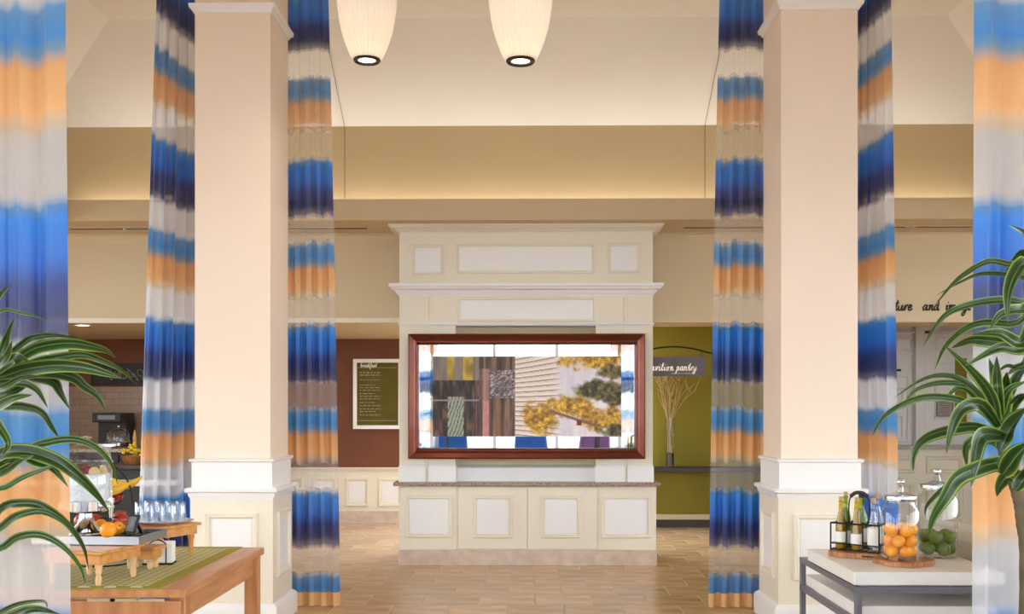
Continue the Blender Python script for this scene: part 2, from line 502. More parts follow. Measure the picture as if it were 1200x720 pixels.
# ------------------------------------------------------------------ lettering
GL = {
 't': (.75, [[(.05, .5), (.38, 1.2), (.52, 1.9), (.36, .5), (.42, .02), (.75, .25)], [(.08, 1.25), (.72, 1.38)]]),
 'u': (.95, [[(0, .85), (.06, .3), (.25, 0), (.52, .25), (.68, .95), (.66, .2), (.78, 0), (.98, .25)]]),
 'r': (.72, [[(0, .2), (.22, .95), (.14, .6), (.16, 0), (.3, .7), (.55, 1.0), (.68, .85)]]),
 'e': (.78, [[(.02, .45), (.5, .6), (.52, .92), (.25, .98), (.06, .5), (.2, .02), (.5, .05), (.8, .32)]]),
 'a': (.98, [[(.66, .85), (.35, 1), (.05, .5), (.2, .02), (.5, .3), (.7, .95), (.66, .25), (.78, 0), (.98, .25)]]),
 'n': (.95, [[(0, .8), (.14, .98), (.14, .4), (.12, 0), (.26, .65), (.52, 1), (.62, .75), (.62, .15), (.76, 0), (.95, .25)]]),
 'd': (.98, [[(.66, .85), (.35, 1), (.05, .5), (.2, .02), (.5, .3), (.72, 1.1), (.5, 1.95)], [(.72, 1.1), (.66, .25), (.78, 0), (.98, .25)]]),
 'i': (.45, [[(0, .6), (.14, .98), (.1, .25), (.2, 0), (.45, .25)], [(.2, 1.42), (.27, 1.5)]]),
 'm': (1.45, [[(0, .8), (.14, .98), (.12, 0), (.26, .65), (.48, 1), (.56, .7), (.54, 0), (.7, .65), (.92, 1), (1.02, .75), (1.02, .15), (1.16, 0), (1.4, .25)]]),
 'g': (.98, [[(.66, .85), (.35, 1), (.05, .5), (.2, .02), (.5, .3), (.7, .95), (.6, -.4), (.3, -.98), (.05, -.7), (.5, -.1), (.98, .25)]]),
 'v': (.8, [[(0, .85), (.12, .95), (.26, .05), (.5, .5), (.62, 1), (.82, .9)]]),
 'l': (.5, [[(0, .3), (.3, 1.3), (.3, 1.95), (.14, 1.6), (.12, .3), (.25, 0), (.5, .25)]]),
 'o': (.85, [[(.4, 1), (.08, .6), (.2, .03), (.5, .15), (.6, .7), (.4, 1), (.6, .82), (.85, .85)]]),
 'p': (.9, [[(0, .6), (.18, 1.0), (.06, -.2), (-.04, -.95)], [(.14, .6), (.45, 1), (.62, .6), (.4, .02), (.12, .2)], [(.5, .1), (.9, .25)]]),
 'y': (.9, [[(0, .85), (.08, .3), (.28, .05), (.55, .4), (.68, .98), (.5, -.4), (.22, -.95), (.02, -.7), (.5, -.05), (.9, .25)]]),
 'b': (.8, [[(0, .3), (.3, 1.4), (.26, 1.95), (.1, 1.4), (.1, .2), (.35, 0), (.58, .45), (.4, .85), (.3, .7), (.8, .7)]]),
 'k': (.85, [[(0, .3), (.28, 1.4), (.24, 1.95), (.1, 1.4), (.08, 0), (.2, .6), (.5, .95), (.5, .6), (.2, .5), (.5, .02), (.85, .25)]]),
 'f': (.6, [[(0, .3), (.36, 1.4), (.34, 1.95), (.18, 1.4), (.12, -.8), (.26, -.9), (.2, .1), (.6, .25)]]),
 's': (.65, [[(0, .25), (.34, 1.0), (.4, .3), (.2, 0), (.05, .12), (.4, .08), (.65, .25)]]),
 ' ': (.75, []),
}

def script(b, text, x, z, y, s, r, slant=0.18, gap=0.06):
    for ch in text:
        adv, strokes = GL[ch]
        for st in strokes:
            pts = catmull([V((x + (px + pz * slant) * s, y, z + pz * s)) for px, pz in st], 4)
            b.tube(pts, r, 5)
        x += (adv + gap) * s
    return x

def font_text(text, size, name, mt, parent, loc, depth=0.002, rot=(PI / 2, 0, 0), align='CENTER'):
    cu = bpy.data.curves.new(name, 'FONT')
    cu.body = text; cu.size = size; cu.extrude = depth; cu.align_x = align; cu.resolution_u = 2
    t = bpy.data.objects.new('tmp', cu)
    COL.objects.link(t)
    dg = bpy.context.evaluated_depsgraph_get()
    me = bpy.data.meshes.new_from_object(t.evaluated_get(dg))
    bpy.data.objects.remove(t)
    me.materials.clear(); me.materials.append(mt)
    o = bpy.data.objects.new(name, me); COL.objects.link(o)
    o.parent = parent
    o.location = V(loc) - root_of(parent).location
    o.rotation_euler = rot
    return o

def S(name, b, mt, label, cat, bevel=0, smooth=40):
    o = b.build(name, mt, smooth=smooth, bevel=bevel)
    return tag(o, label, cat, kind='structure')

MOULD = [(0, 0), (0.0, 0.010), (0.008, 0.016), (0.016, 0.012), (0.022, 0.014), (0.030, 0.006), (0.032, 0)]
def mscale(k): return [(a * k, o * k) for a, o in MOULD]
def front(y):
    return lambda x, z, o: (x, y - o, z)
def side(xf, sgn):       # plane x = xf, outward sgn; first coordinate is y
    return lambda yy, z, o: (xf + sgn * o, yy, z)

# ------------------------------------------------------------------ SETTING
XW, YR, YB = 6.5, -3.2, 12.6        # side walls, rear wall, far wall
SOF, FAS = 3.04, 3.225
b = B().box(-60, 60, -60, 60, -.4, -.25)  # unseen ground, added to cut the upward skylight through the windows
S('ground_outside', b, mat('grey_paving', (150, 148, 146), .9, col2=(140, 138, 134), nscale=2), 'unseen grey paving added outside the windows', 'ground')
b = B().box(-XW - .2, XW + .2, YR - .2, YB + .2, -0.2, -0.002)
floor = S('floor', b, M['grout'], 'tan tiled floor running through the hall', 'floor')
# tiles: nearest visible ones as parts, the rest in one field
TS = 0.405
tm = B()
g = 0.003
tm.plan([(g, TS - g, g, TS - g, -0.006), (g, TS - g, g, TS - g, -0.0012), (g + .0015, TS - g - .0015, g + .0015, TS - g - .0015, 0.0)])
tile_me = tm.mesh('tile', M['tile'], 0)
field = B()
cnt = 0
r0 = int(math.floor(YR / TS)); r1 = int(math.ceil(YB / TS))
near = []
for r in range(r0, r1):
    y = r * TS
    off = (0.0, 0.5)[r % 2] * TS + 0.07
    k0 = int(math.floor((-XW - off) / TS)); k1 = int(math.ceil((XW - off) / TS))
    for k in range(k0, k1):
        x = k * TS + off
        lim = 1.85 if y < 9 else 3.0
        vis = 6.6 < y < 12.5 and -lim < x + TS / 2 < lim and not (9.35 < y < 12.4 and -1.0 < x and x + TS < 1.0)
        (near if vis else field.__dict__.setdefault('pos', [])).append((x, y))
near.sort(key=lambda p: p[1])
field.pos += near[300:]
for x, y in near[:300]:
    o = bpy.data.objects.new('tile', tile_me); COL.objects.link(o)
    o.parent = floor; o.location = (x, y, 0)
for x, y in field.pos:
    field.plan([(x + g, x + TS - g, y + g, y + TS - g, -0.004), (x + g, x + TS - g, y + g, y + TS - g, 0.0)], True)
fo = field.build('tile_field', M['tile'], floor, smooth=0, recalc=False); fo['kind'] = 'stuff'

# hall ceiling: flat tray, four slopes, gold cove walls, fascia
TX, TY, TZ = 3.4, 8.3, 4.57
GX, GY, GZ = 4.45, 9.3, 3.97
b = B().box(-TX, TX, YR, TY, TZ, TZ + .1)
ceiling = S('ceiling', b, M['ceil'], 'cream raised tray ceiling over the hall', 'ceiling')
def slab(vs, t=(0, 0, 0.08)):
    b = B(); b.loft([vs, [V(p) + V(t) for p in vs]], True); return b
slab([(-TX, TY, TZ), (TX, TY, TZ), (GX, GY, GZ), (-GX, GY, GZ)]).build('slope_panel', M['ceil'], ceiling)
slab([(-TX, YR, TZ), (-TX, TY, TZ), (-GX, GY, GZ), (-GX, YR, GZ)]).build('slope_panel', M['ceil'], ceiling)
slab([(TX, TY, TZ), (TX, YR, TZ), (GX, YR, GZ), (GX, GY, GZ)]).build('slope_panel', M['ceil'], ceiling)
b = B().box(-GX - .1, GX + .1, GY, GY + .1, SOF + .05, GZ + .02)
cove = S('wall_cove', b, M['gold'], 'gold painted cove wall glowing above the long fascia', 'wall')
B().box(-GX - .1, -GX, YR, GY, SOF + .05, GZ + .02).build('cove_return', M['gold'], cove)
B().box(GX, GX + .1, YR, GY, SOF + .05, GZ + .02).build('cove_return', M['gold'], cove)
b = B().box(-4.0, 4.0, 8.9, 8.95, SOF, FAS)
fas = S('trim_1', b, M['fascia'], 'plain beige fascia under the gold cove', 'trim')
B().box(-4.05, -4.0, YR, 8.95, SOF, FAS).build('fascia_return', M['fascia'], fas)
B().box(4.0, 4.05, YR, 8.95, SOF, FAS).build('fascia_return', M['fascia'], fas)
b = B().box(-XW, XW, 8.95, 9.85, SOF, SOF + .05)
sof = S('ceiling_soffit', b, M['fascia'], 'low beige soffit ceiling behind the fascia', 'ceiling')
B().box(-XW, -4.05, YR, 8.95, SOF, SOF + .05).build('soffit_wing', M['fascia'], sof)
B().box(4.05, XW, YR, 8.95, SOF, SOF + .05).build('soffit_wing', M['fascia'], sof)
# slot air diffusers and sprinklers in the soffit
for (pa, pb) in ((82, 428), (800, 1140)):
    a = G(pa, 268.7, SOF - .003).x; c = G(pb, 268.7 - 3, SOF - .003).x
    y = 9.28
    d = B().box(a, c, y - .035, y + .035, SOF - .004, SOF)
    dd = d.build('slot_diffuser', M['black'], smooth=0)
    tag(dd, 'long dark slot air diffuser in the %s soffit' % ('left coffee bar' if pa < 600 else 'pantry side'), 'air vent')
    B().box(a - .02, c + .02, y - .05, y - .036, SOF - .006, SOF).build('slot_edge', M['fascia'], dd, smooth=0, world=False)
for px, w in ((146, 'coffee bar'), (1068, 'white panelled room')):
    p = G(px, 265, SOF)
    t = thing('sprinkler_head', 'small flush sprinkler head in the soffit before the %s' % w, 'sprinkler', (p.x, p.y, SOF))
    B().lathe([(.05, 0), (.05, -.008), (.03, -.014)], seg=20, cap=True).build('escutcheon', M['fascia'], t, world=False)
    B().lathe([(.014, -.012), (.014, -.035), (.024, -.037), (.024, -.042)], seg=14, cap=True).build('deflector', M['steel'], t, world=False)

# bulkheads under the soffit, left and right of the chimney breast
BW, BZ = 9.65, 2.21
def crown(b, x0, x1, y, z):
    b.loft([[(x, y - o, z + h) for o, h in ((0, -.075), (.012, -.075), (.016, -.06), (.045, -.03), (.055, -.012), (.085, -.008), (.085, 0), (0, 0))] for x in (x0, x1)], True)
b = B().box(-XW, -1.0, BW, BW + .12, BZ, SOF)
wl = S('wall_bulkhead_left', b, M['bulk'], 'beige bulkhead wall above the coffee bar opening', 'wall')
c = B(); crown(c, -XW, -1.0, BW, SOF); c.build('crown_moulding', M['bulk'], wl)
B().box(-XW, -1.0, BW - .02, BW, BZ, BZ + .045).build('edge_bead', M['wains'], wl)
b = B().box(1.0, XW, BW, BW + .5, BZ, SOF)
wr = S('wall_bulkhead_right', b, M['bulk'], 'beige bulkhead wall above the pantry opening', 'wall')
c = B(); crown(c, 1.0, XW, BW, SOF); c.build('crown_moulding', M['bulk'], wr)
# lettering on the right bulkhead
p0 = P(1047, 364, BW); sc = 6.3 * 9.65 / 1200
t = thing('wall_lettering', 'dark brushed cursive words on the beige bulkhead beside the curtain', 'lettering', (p0.x, BW - .003, p0.z))
c = B(); x = script(c, 'ture ', p0.x, p0.z, BW - .004, sc, .0072)
c.build('word', M['ink'], t)
c = B(); x = script(c, 'and ', P(1081, 364, BW).x, p0.z, BW - .004, sc, .0072)
c.build('word', M['ink'], t)
c = B(); x = script(c, 'imagi', P(1108, 364, BW).x, p0.z, BW - .004, sc, .0072)
c.build('word', M['ink'], t)

# far rooms
b = B().box(-XW, -0.9, 9.77, YB, 2.25, 2.33)
S('ceiling_coffee_bar', b, M['bulk'], 'low beige ceiling over the coffee bar', 'ceiling')
b = B().box(0.9, XW, 10.15, YB, 2.6, 2.68)
S('ceiling_pantry', b, M['bulk'], 'low ceiling over the pantry and panelled room', 'ceiling')
b = B().box(-XW, -0.5, 12.5, YB, 0, 2.25)
wb = S('wall_brown', b, M['brown'], 'brown painted wall over cream wainscot beyond the opening', 'wall')
zt = P(430, 548, 12.5).z
B().box(-3.3, -0.5, 12.47, 12.5, .14, zt - .03).build('wainscot', M['wains'], wb)
B().plan([(-3.3, -.5, 12.455, 12.5, zt - .045), (-3.3, -.5, 12.45, 12.5, zt - .03), (-3.3, -.5, 12.43, 12.5, zt - .012), (-3.3, -.5, 12.43, 12.5, zt)]).build('chair_rail', M['wains'], wb)
B().box(-3.3, -0.5, 12.455, 12.5, 0, .15).build('baseboard', M['marble'], wb)
xa = P(405, 577, 12.47).x; xb = P(432.5, 577, 12.47).x; pw = xb - xa; step = P(443.5, 577, 12.47).x - xa
z0, z1 = P(400, 594, 12.47).z, P(400, 560, 12.47).z
for i in range(-5, 3):
    x = xa + i * step
    c = B(); c.frame(x, x + pw, z0, z1, mscale(1.3), front(12.47)); o = c.build('panel_frame', M['wains'], wb)
    B().box(x + .045, x + pw - .045, 12.466, 12.47, z0 + .045, z1 - .045).build('panel', M['white'], wb)
# left coffee bar tile wall
b = B().box(-XW, -3.3, 12.42, 12.5, 0, P(120, 453.5, 12.42).z)
S('wall_tiled', b, M['dim_wall_tile'], 'beige tiled splashback wall of the coffee bar', 'wall')
# partitions, green pantry wall, white panelled wall
b = B().box(0.5, 3.0, 12.1, YB, 0, 2.6)
wg = S('wall_pantry', b, M['olive'], 'olive green pantry wall behind the vase', 'wall')
B().box(.5, 3.0, 12.07, 12.1, P(800, 609, 12.1).z, P(800, 603, 12.1).z).build('pale_rail', M['bulk'], wg)
B().box(.5, 3.0, 12.08, 12.1, 0, P(800, 609, 12.1).z).build('baseboard', M['dkwood'], wg)
b = B().box(3.0, 3.1, 10.15, YB, 0, 2.6)
S('wall_partition', b, M['olive'], 'partition wall between pantry and panelled room', 'wall')
b = B().box(3.1, XW, 12.35, YB, 0, 2.6)
ww = S('wall_panelled', b, M['millwork'], 'white panelled millwork wall behind the sofa', 'wall')
def pxbox(pa, pb, ya, yb, y0, y1):
    a, c = P(pa, yb, y0), P(pb, ya, y0)
    return (a.x, c.x, y0, y1, a.z, c.z)
Y = 12.35
for (pa, pb, ya, yb, d) in ((1071, 1074, 385, 522, .05), (1084, 1093, 378, 522, .06), (1040, 1160, 388, 391, .06), (1040, 1160, 414, 417, .04)):
    B().box(*pxbox(pa, pb, ya, yb, Y - d, Y)).build('millwork_strip', M['millwork'], ww)
B().box(*pxbox(1073, 1084, 380, 522, Y - .09, Y)).build('pilaster', M['millwork'], ww, bevel=.006)
for (pa, pb, ya, yb) in ((1046, 1065, 440, 518), (1047, 1059, 455, 480), (1047, 1059, 487, 515), (1095, 1116, 425, 492), (1136, 1160, 425, 492), (1050, 1070, 395, 412), (1096, 1116, 395, 412)):
    a, c = P(pa, yb, Y), P(pb, ya, Y)
    k = B(); k.frame(a.x, c.x, a.z, c.z, mscale(.9), front(Y)); k.build('panel_frame', M['millwork'], ww)
B().box(*pxbox(1119.5, 1133, 420, 495, Y - .012, Y)).build('olive_panel', M['olive'], ww)
zc = P(1100, 523, 11.9).z
B().box(3.1, XW, 11.87, Y, zc - .04, zc).build('granite_ledge', M['granite'], ww)
B().box(3.1, XW, 11.95, Y, 0, zc - .04).build('lower_panelling', M['wains'], ww)
for (pa, pb, ya, yb) in ((1048, 1072, 535, 555), (1085, 1128, 535, 555), (1048, 1070, 566, 610), (1085, 1128, 566, 610), (1140, 1175, 535, 555), (1140, 1175, 566, 610)):
    a, c = P(pa, yb, 11.95), P(pb, ya, 11.95)
    k = B(); k.frame(a.x, c.x, a.z, c.z, mscale(1.5), front(11.95)); k.build('panel_frame', M['panel_trim'], ww)
# outer side walls with windows, rear window wall
b = B().box(-XW, XW, YR - .15, YR, 0, .45); b.box(-XW, XW, YR - .15, YR, 3.6, 4.6)
for x in (-XW + .3, XW - .3): b.box(x - .3, x + .3, YR - .15, YR, .45, 3.6)
S('wall_rear', b, M['cream'], 'cream entrance wall around tall windows', 'wall')
for sx, nm in ((-1, 'left'), (1, 'right')):
    b = B()
    xo = sx * (XW + .15)
    xi = sx * XW
    b.box(xi, xo, YR, YB, 0, .5); b.box(xi, xo, YR, YB, 2.85, 4.6); b.box(xi, xo, 8.2, YB, .5, 2.85); b.box(xi, xo, YR, -2.6, .5, 2.85)
    S('wall_' + nm, b, M['cream'], 'cream %s side wall around broad windows' % nm, 'wall')
def window(name, label, along, fixed, a0, a1, z0, z1, n, nz):
    def bx(u0, u1, d0, d1, w0, w1):
        return (u0, u1, fixed + d0, fixed + d1, w0, w1) if along == 'x' else (fixed + d0, fixed + d1, u0, u1, w0, w1)
    t = thing(name, label, 'window', kind='structure')
    k = B()
    for i in range(n + 1):
        u = a0 + (a1 - a0) * i / n
        k.box(*bx(max(a0, u - .035), min(a1, u + .035), -.04, .04, z0, z1))
    for j in range(nz + 1):
        w = z0 + (z1 - z0) * j / nz
        k.box(*bx(a0, a1, -.035, .035, max(z0, w - .035), min(z1, w + .035)))
    k.build('window_frame', M['metal_white'], t, smooth=0)
    for i in range(n):
        for j in range(nz):
            u0, u1 = a0 + (a1 - a0) * i / n + .03, a0 + (a1 - a0) * (i + 1) / n - .03
            w0, w1 = z0 + (z1 - z0) * j / nz + .03, z0 + (z1 - z0) * (j + 1) / nz - .03
            B().box(*bx(u0, u1, -.004, .004, w0, w1)).build('pane', M['pane'], t, smooth=0)
window('window_1', 'tall white framed entrance windows behind the viewer', 'x', YR - .07, -XW + .6, XW - .6, .45, 3.6, 9, 2)
window('window_2', 'broad window in the left side wall', 'y', -XW - .07, -2.6, 8.2, .5, 2.85, 6, 1)
window('window_3', 'broad window in the right side wall', 'y', XW + .07, -2.6, 8.2, .5, 2.85, 6, 1)

# ------------------------------------------------------------------ COLUMNS
def column(cx, lab):
    cy = 6.77
    t = thing('column', lab, 'column', (cx, cy, 0))
    def sq(h, z): return (-h, h, -h, h, z)
    B().plan([sq(.242, 1.06), sq(.242, TZ)]).build('shaft', M['column'], t, world=False)
    B().plan([sq(.242, 3.93), sq(.252, 3.935), sq(.256, 3.95), sq(.272, 3.962), sq(.276, 3.985), sq(.242, 3.99)], False).build('neck_moulding', M['white'], t, world=False)
    B().plan([sq(.258, .88), sq(.258, 1.055), sq(.272, 1.062), sq(.274, 1.076), sq(.246, 1.082)]).build('plinth_block', M['white'], t, world=False)
    B().plan([sq(.265, .82), sq(.268, .83), sq(.276, .845), sq(.278, .86), sq(.294, .868), sq(.296, .884), sq(.29, .893)]).build('cap_moulding', M['white'], t, world=False)
    B().plan([sq(.265, .1), sq(.265, .83)]).build('pedestal', M['panel_trim'], t, world=False)
    B().plan([sq(.296, 0), sq(.296, .125), sq(.29, .14), sq(.272, .154), sq(.265, .158)]).build('base', M['white'], t, world=False)
    for sx, sy in ((0, -1), (1, 0), (-1, 0), (0, 1)):
        k = B()
        if sy: mp = lambda u, z, o, sy=sy: (u, sy * (.265 + o), z)
        else: mp = lambda u, z, o, sx=sx: (sx * (.265 + o), u, z)
        k.frame(-.17, .17, .31, .735, mscale(1.15), mp)
        fr = k.build('panel_frame', M['panel_trim'], t, world=False)
        k = B()
        if sy: k.box(-.125, .125, sy * .262, sy * .2665, .355, .69)
        else: k.box(sx * .262, sx * .2665, -.125, .125, .355, .69)
        k.build('panel', M['white'], t, world=False)
    return t
column(-1.875, 'square cream column with panelled pedestal behind the wooden buffet table')
column(1.865, 'square cream column with panelled pedestal behind the metal console table')

# ------------------------------------------------------------------ CHIMNEY BREAST
FY = 9.16
def fx(px): return P(px, 450, FY).x
def fz(py): return P(616, py, FY).z
XL, XR = fx(468), fx(765)
NL, NR = fx(534), fx(698)
t = thing('chimney_breast', 'cream panelled chimney breast with cornices behind the framed picture', 'chimney breast', (0.01, FY, 0))
zt = SOF
zcounter = .745
ztop = fz(272)
B().box(XL, XR, FY, 9.95, fz(380), SOF).build('upper_body', M['panel_trim'], t)
B().box(XL, NL, FY, 9.95, zcounter, fz(380)).build('pier', M['panel_trim'], t)
B().box(NR, XR, FY, 9.95, zcounter, fz(380)).build('pier', M['panel_trim'], t)
B().box(NL, NR, FY + .12, 9.95, zcounter, fz(380)).build('niche_back', M['bulk'], t)
def cornice(z0, z1, e, k):
    r = []
    for q, f in ((0, .08), (.12, .12), (.2, .3), (.45, .42), (.55, .75), (.7, .82), (.74, 1.0), (1.0, 1.0)):
        o = e * f
        r.append((XL - o, XR + o, FY - o, 9.9, z0 + (z1 - z0) * q))
    return B().plan(r)
cornice(fz(272.5), SOF, .09, 0).build('crown', M['panel_trim'], t)
cornice(fz(347), fz(333), .085, 0).build('mantel_cornice', M['white'], t)
B().plan([(XL - .006, XR + .006, FY - .012, 9.9, fz(382)), (XL - .012, XR + .012, FY - .02, 9.9, fz(380)), (XL - .006, XR + .006, FY - .012, 9.9, fz(378.5))]).build('bead_rail', M['white'], t)
for (pa, pb, ya, yb) in ((483, 520, 287, 322), (535, 697, 286, 321), (712.5, 750, 285.5, 320.5), (536, 698.5, 348.5, 377.5)):
    k = B(); k.frame(fx(pa), fx(pb), fz(yb), fz(ya), mscale(.85), front(FY)); k.build('panel_frame', M['panel_trim'], t)
    B().box(fx(pa) + .026, fx(pb) - .026, FY - .004, FY + .002, fz(yb) + .026, fz(ya) - .026).build('panel', M['white'], t)
for px in (500, 733):
    x = fx(px)
    B().tube([(x, FY, fz(563)), (x, FY, fz(382))], .016, 10).build('pilaster_bead', M['panel_trim'], t)
    B().tube([(x, FY, fz(377)), (x, FY, fz(349))], .02, 10).build('pilaster_bead', M['panel_trim'], t)
for x0, x1 in ((XL - .006, fx(499)), (fx(502), NL + .006), (NR - .006, fx(732)), (fx(735), XR + .006)):
    B().plan([(x0, x1, FY - .025, FY + .2, zcounter), (x0, x1, FY - .025, FY + .2, fz(548)), (x0 + .008, x1 - .008, FY - .008, FY + .2, fz(545))]).build('pier_base', M['white'], t)
B().plan([(NL, NR, FY + .055, FY + .13, zcounter), (NL, NR, FY + .055, FY + .13, fz(549)), (NL, NR, FY + .09, FY + .13, fz(546))]).build('backboard', M['white'], t)

CY = 9.12
def cx_(px): return P(px, 610, CY).x
def cz_(py): return P(616, py, CY).z
t = thing('base_cabinet', 'low cream cabinet with two doors on a pink marble plinth', 'cabinet', (.02, CY, 0))
zb, zu = cz_(645), .712
C0, C1 = cx_(467.5), cx_(769)
B().box(C0, C1, CY, 9.95, zb, zu).build('body', M['panel_trim'], t)
B().box(C0 - .006, C1 + .006, CY - .012, 9.95, 0, zb).build('marble_plinth', M['marble'], t, bevel=.003)
D = (cx_(468), cx_(536.5), cx_(618), cx_(700), cx_(769))
for i in range(4):
    dr = i in (1, 2)
    x0, x1 = D[i] + .003, D[i + 1] - .003
    y = CY - (.018 if dr else .006)
    pn = B().box(x0, x1, y, CY, zb + (.012 if dr else 0.002), zu - .01).build('door' if dr else 'side_panel', M['panel_trim'], t, bevel=.002)
    mx = (.085 if dr else .07)
    pa = ((475.5, 530), (554.5, 601), (634, 680.5), (704.5, 763))[i]
    x0, x1 = cx_(pa[0]), cx_(pa[1])
    k = B(); k.frame(x0, x1, cz_(630.5), cz_(581), mscale(1.0), front(y)); k.build('panel_frame', M['panel_trim'], pn)
    B().box(x0 + .033, x1 - .033, y - .005, y + .001, cz_(630.5) + .033, cz_(581) - .033).build('panel', M['white'], pn)
a, c = cx_(461.5), cx_(773)
top = B().box(a, c, 9.055, 9.95, .712, .745).build('counter_slab', M['granite'], bevel=.008)
tag(top, 'speckled brown granite counter slab on the low cabinet', 'countertop')

# ------------------------------------------------------------------ FRAMED PICTURE
PY = 9.08
def qx(px): return P(px, 460, PY).x
def qz(py): return P(616, py, PY).z
X0, X1, Z0, Z1 = qx(478.5), qx(756), qz(538), qz(391.5)
t = thing('framed_picture', 'wide copper framed collage print with a mirrored border on the chimney breast', 'picture', ((X0 + X1) / 2, PY, Z0))
w = .094
prof = [(0, 0), (0, .045), (.012, .055), (.05, .04), (.06, .046), (.075, .046), (w, .012), (w, 0)]
cor = [(X0, Z0), (X1, Z0), (X1, Z1), (X0, Z1)]
din = [(1, 1), (-1, 1), (-1, -1), (1, -1)]
for i in range(4):
    j = (i + 1) % 4
    k = B()
    k.loft([[(cor[q][0] + din[q][0] * a, PY + .05 - o - .02, cor[q][1] + din[q][1] * a) for a, o in prof] for q in (i, j)], True)
    k.build('frame_bar', M['copper'], t)
B().box(X0 + .02, X1 - .02, PY + .045, PY + .07, Z0 + .02, Z1 - .02).build('backing', M['black'], t)
B().box(X0 + w - .01, X1 - w + .01, PY + .038, PY + .045, Z0 + w - .01, Z1 - w + .01).build('mirror_border', M['mirror'], t, smooth=0)
# the print: a flat collage painted into a colour attribute
def hsh(i, j, s=0):
    n = math.sin(i * 127.1 + j * 311.7 + s * 74.7) * 43758.5453
    return n - math.floor(n)
def vn(x, y, s=0):
    i, j = math.floor(x), math.floor(y)
    u, v = x - i, y - j
    u, v = u * u * (3 - 2 * u), v * v * (3 - 2 * v)
    return (hsh(i, j, s) * (1 - u) + hsh(i + 1, j, s) * u) * (1 - v) + (hsh(i, j + 1, s) * (1 - u) + hsh(i + 1, j + 1, s) * u) * v
def fb(x, y, s=0): return .55 * vn(x, y, s) + .3 * vn(x * 2.1, y * 2.1, s + 1) + .15 * vn(x * 4.3, y * 4.3, s + 2)
def mixc(a, c, t):
    t = max(0, min(1, t)); return tuple(p * (1 - t) + q * t for p, q in zip(a, c))
def collage(u, v):     # u right 0..1, v down 0..1
    wood = lambda n: mixc((44, 28, 22), (164, 126, 104), (fb(u * n, v * 2.2, 3) - .2) * 1.6)
    if u < .435:
        c = wood(70)
        if v < .30 and u < .245:                        # pickets over a blurred garden
            gap = (.075 < u < .115) or (.16 < u < .215)
            c = mixc((96, 88, 30), (206, 170, 60), fb(u * 26, v * 7, 9) * 1.3) if gap else mixc((96, 84, 78), (150, 138, 130), fb(u * 60, v * 2, 4))
        elif v >= .30 and u < .245:
            c = mixc((18, 12, 10), (124, 88, 72), (fb(u * 70, v * 7, 5) - .25) * 1.7)
            if .08 < u < .165 and v > .5:
                c = mixc((176, 186, 166), (34, 32, 26), 1 if abs(((u - .08) * 14 + v * 2.2 + .25 * fb(u * 20, v * 9, 6)) * 4 % 1 - .5) < .13 else .12)
            if abs(v - .55) < .012: c = (150, 140, 140)
        elif u < .305 and v >= .3:
            c = mixc((40, 26, 22), (122, 84, 70), fb(u * 80, v * 3, 7))
        if .245 < u < .30 and v > .16 and v < .55: c = mixc(c, (206, 160, 160), .6 if u > .265 else .2)
        if .262 < u < .30 and v >= .55:
            c = mixc((214, 150, 150), (170, 112, 110), fb(u * 50, v * 20, 2))
        if u > .30 and .17 < v < .52:
            c = mixc((70, 58, 60), (190, 172, 178), 1 if abs(fb(u * 70 + v * 30, v * 22, 12) - .5) < .06 else .2)
        if u > .30 and v > .52 and .345 < u < .36: c = mixc(c, (170, 112, 40), .6)
        if abs(u - .275) < .004 or abs(u - .05 - .18) < .003: c = mixc(c, (206, 150, 130), .5)
        return c
    # clapboard siding, receding boards
    f = (v - .5) * (1.0 + (.62 - u) * .8) + (u - .43) * .10
    k = (f * 15) % 1.0
    bd = mixc((250, 240, 236), (104, 72, 62), 1 - min(1, abs(k - .16) * 6)) if k < .34 else mixc((222, 200, 190), (252, 244, 240), (k - .3) * 1.6)
    sky = mixc((214, 206, 224), (246, 240, 246), fb(u * 30, v * 3, 8))
    c = mixc(bd, sky, (u - .63) * 18)
    n = fb(u * 24, v * 11, 20); n2 = fb(u * 60, v * 28, 23)
    yel = mixc((130, 88, 16), (250, 200, 70), (n2 - .25) * 1.9)
    grn = mixc((34, 30, 18), (138, 122, 62), (n2 - .2) * 1.7)
    def blob(cu, cv, ru, rv): return 1 - ((u - cu) / ru) ** 2 - ((v - cv) / rv) ** 2 + (n - .5) * 1.5
    for cu, cv, ru, rv, cc in ((.86, .02, .20, .16, yel), (.98, .2, .12, .09, grn), (.86, .42, .14, .14, grn), (.98, .52, .10, .10, grn), (.57, .78, .10, .24, yel), (.72, .62, .16, .16, yel), (.92, .78, .16, .16, yel), (.97, .94, .10, .10, grn)):
        q = blob(cu, cv, ru, rv)
        c = mixc(c, cc, q * 1.5 + .1)
    if abs((v - .68) - (u - .62) * .75) < .018 and .62 < u < .88: c = (128, 92, 88)
    if .765 < u < .79 and .80 < v < .86: c = (128, 28, 26)
    return c
def print_plane(name, x0, x1, z0, z1, y, nx, nz, fn, mt, parent):
    vs = [(x0 + (x1 - x0) * i / nx, y, z1 + (z0 - z1) * j / nz) for j in range(nz + 1) for i in range(nx + 1)]
    n = nx + 1
    fs = [(j * n + i, (j + 1) * n + i, (j + 1) * n + i + 1, j * n + i + 1) for j in range(nz) for i in range(nx)]
    k = B(); k.add(vs, fs)
    o = k.build(name, mt, parent, smooth=0, recalc=False)
    at = o.data.color_attributes.new('print', 'FLOAT_COLOR', 'POINT')
    for j in range(nz + 1):
        for i in range(nx + 1):
            at.data[j * n + i].color = lin(fn(i / nx, j / nz))
    return o
M['print'] = attr_mat('collage_print', .45, .0)
a0, a1, b0, b1 = qx(507), qx(728.5), qz(512), qz(417.5)
B().box(a0, a1, PY + .030, PY + .038, b0, b1).build('print_board', M['black'], t, smooth=0)
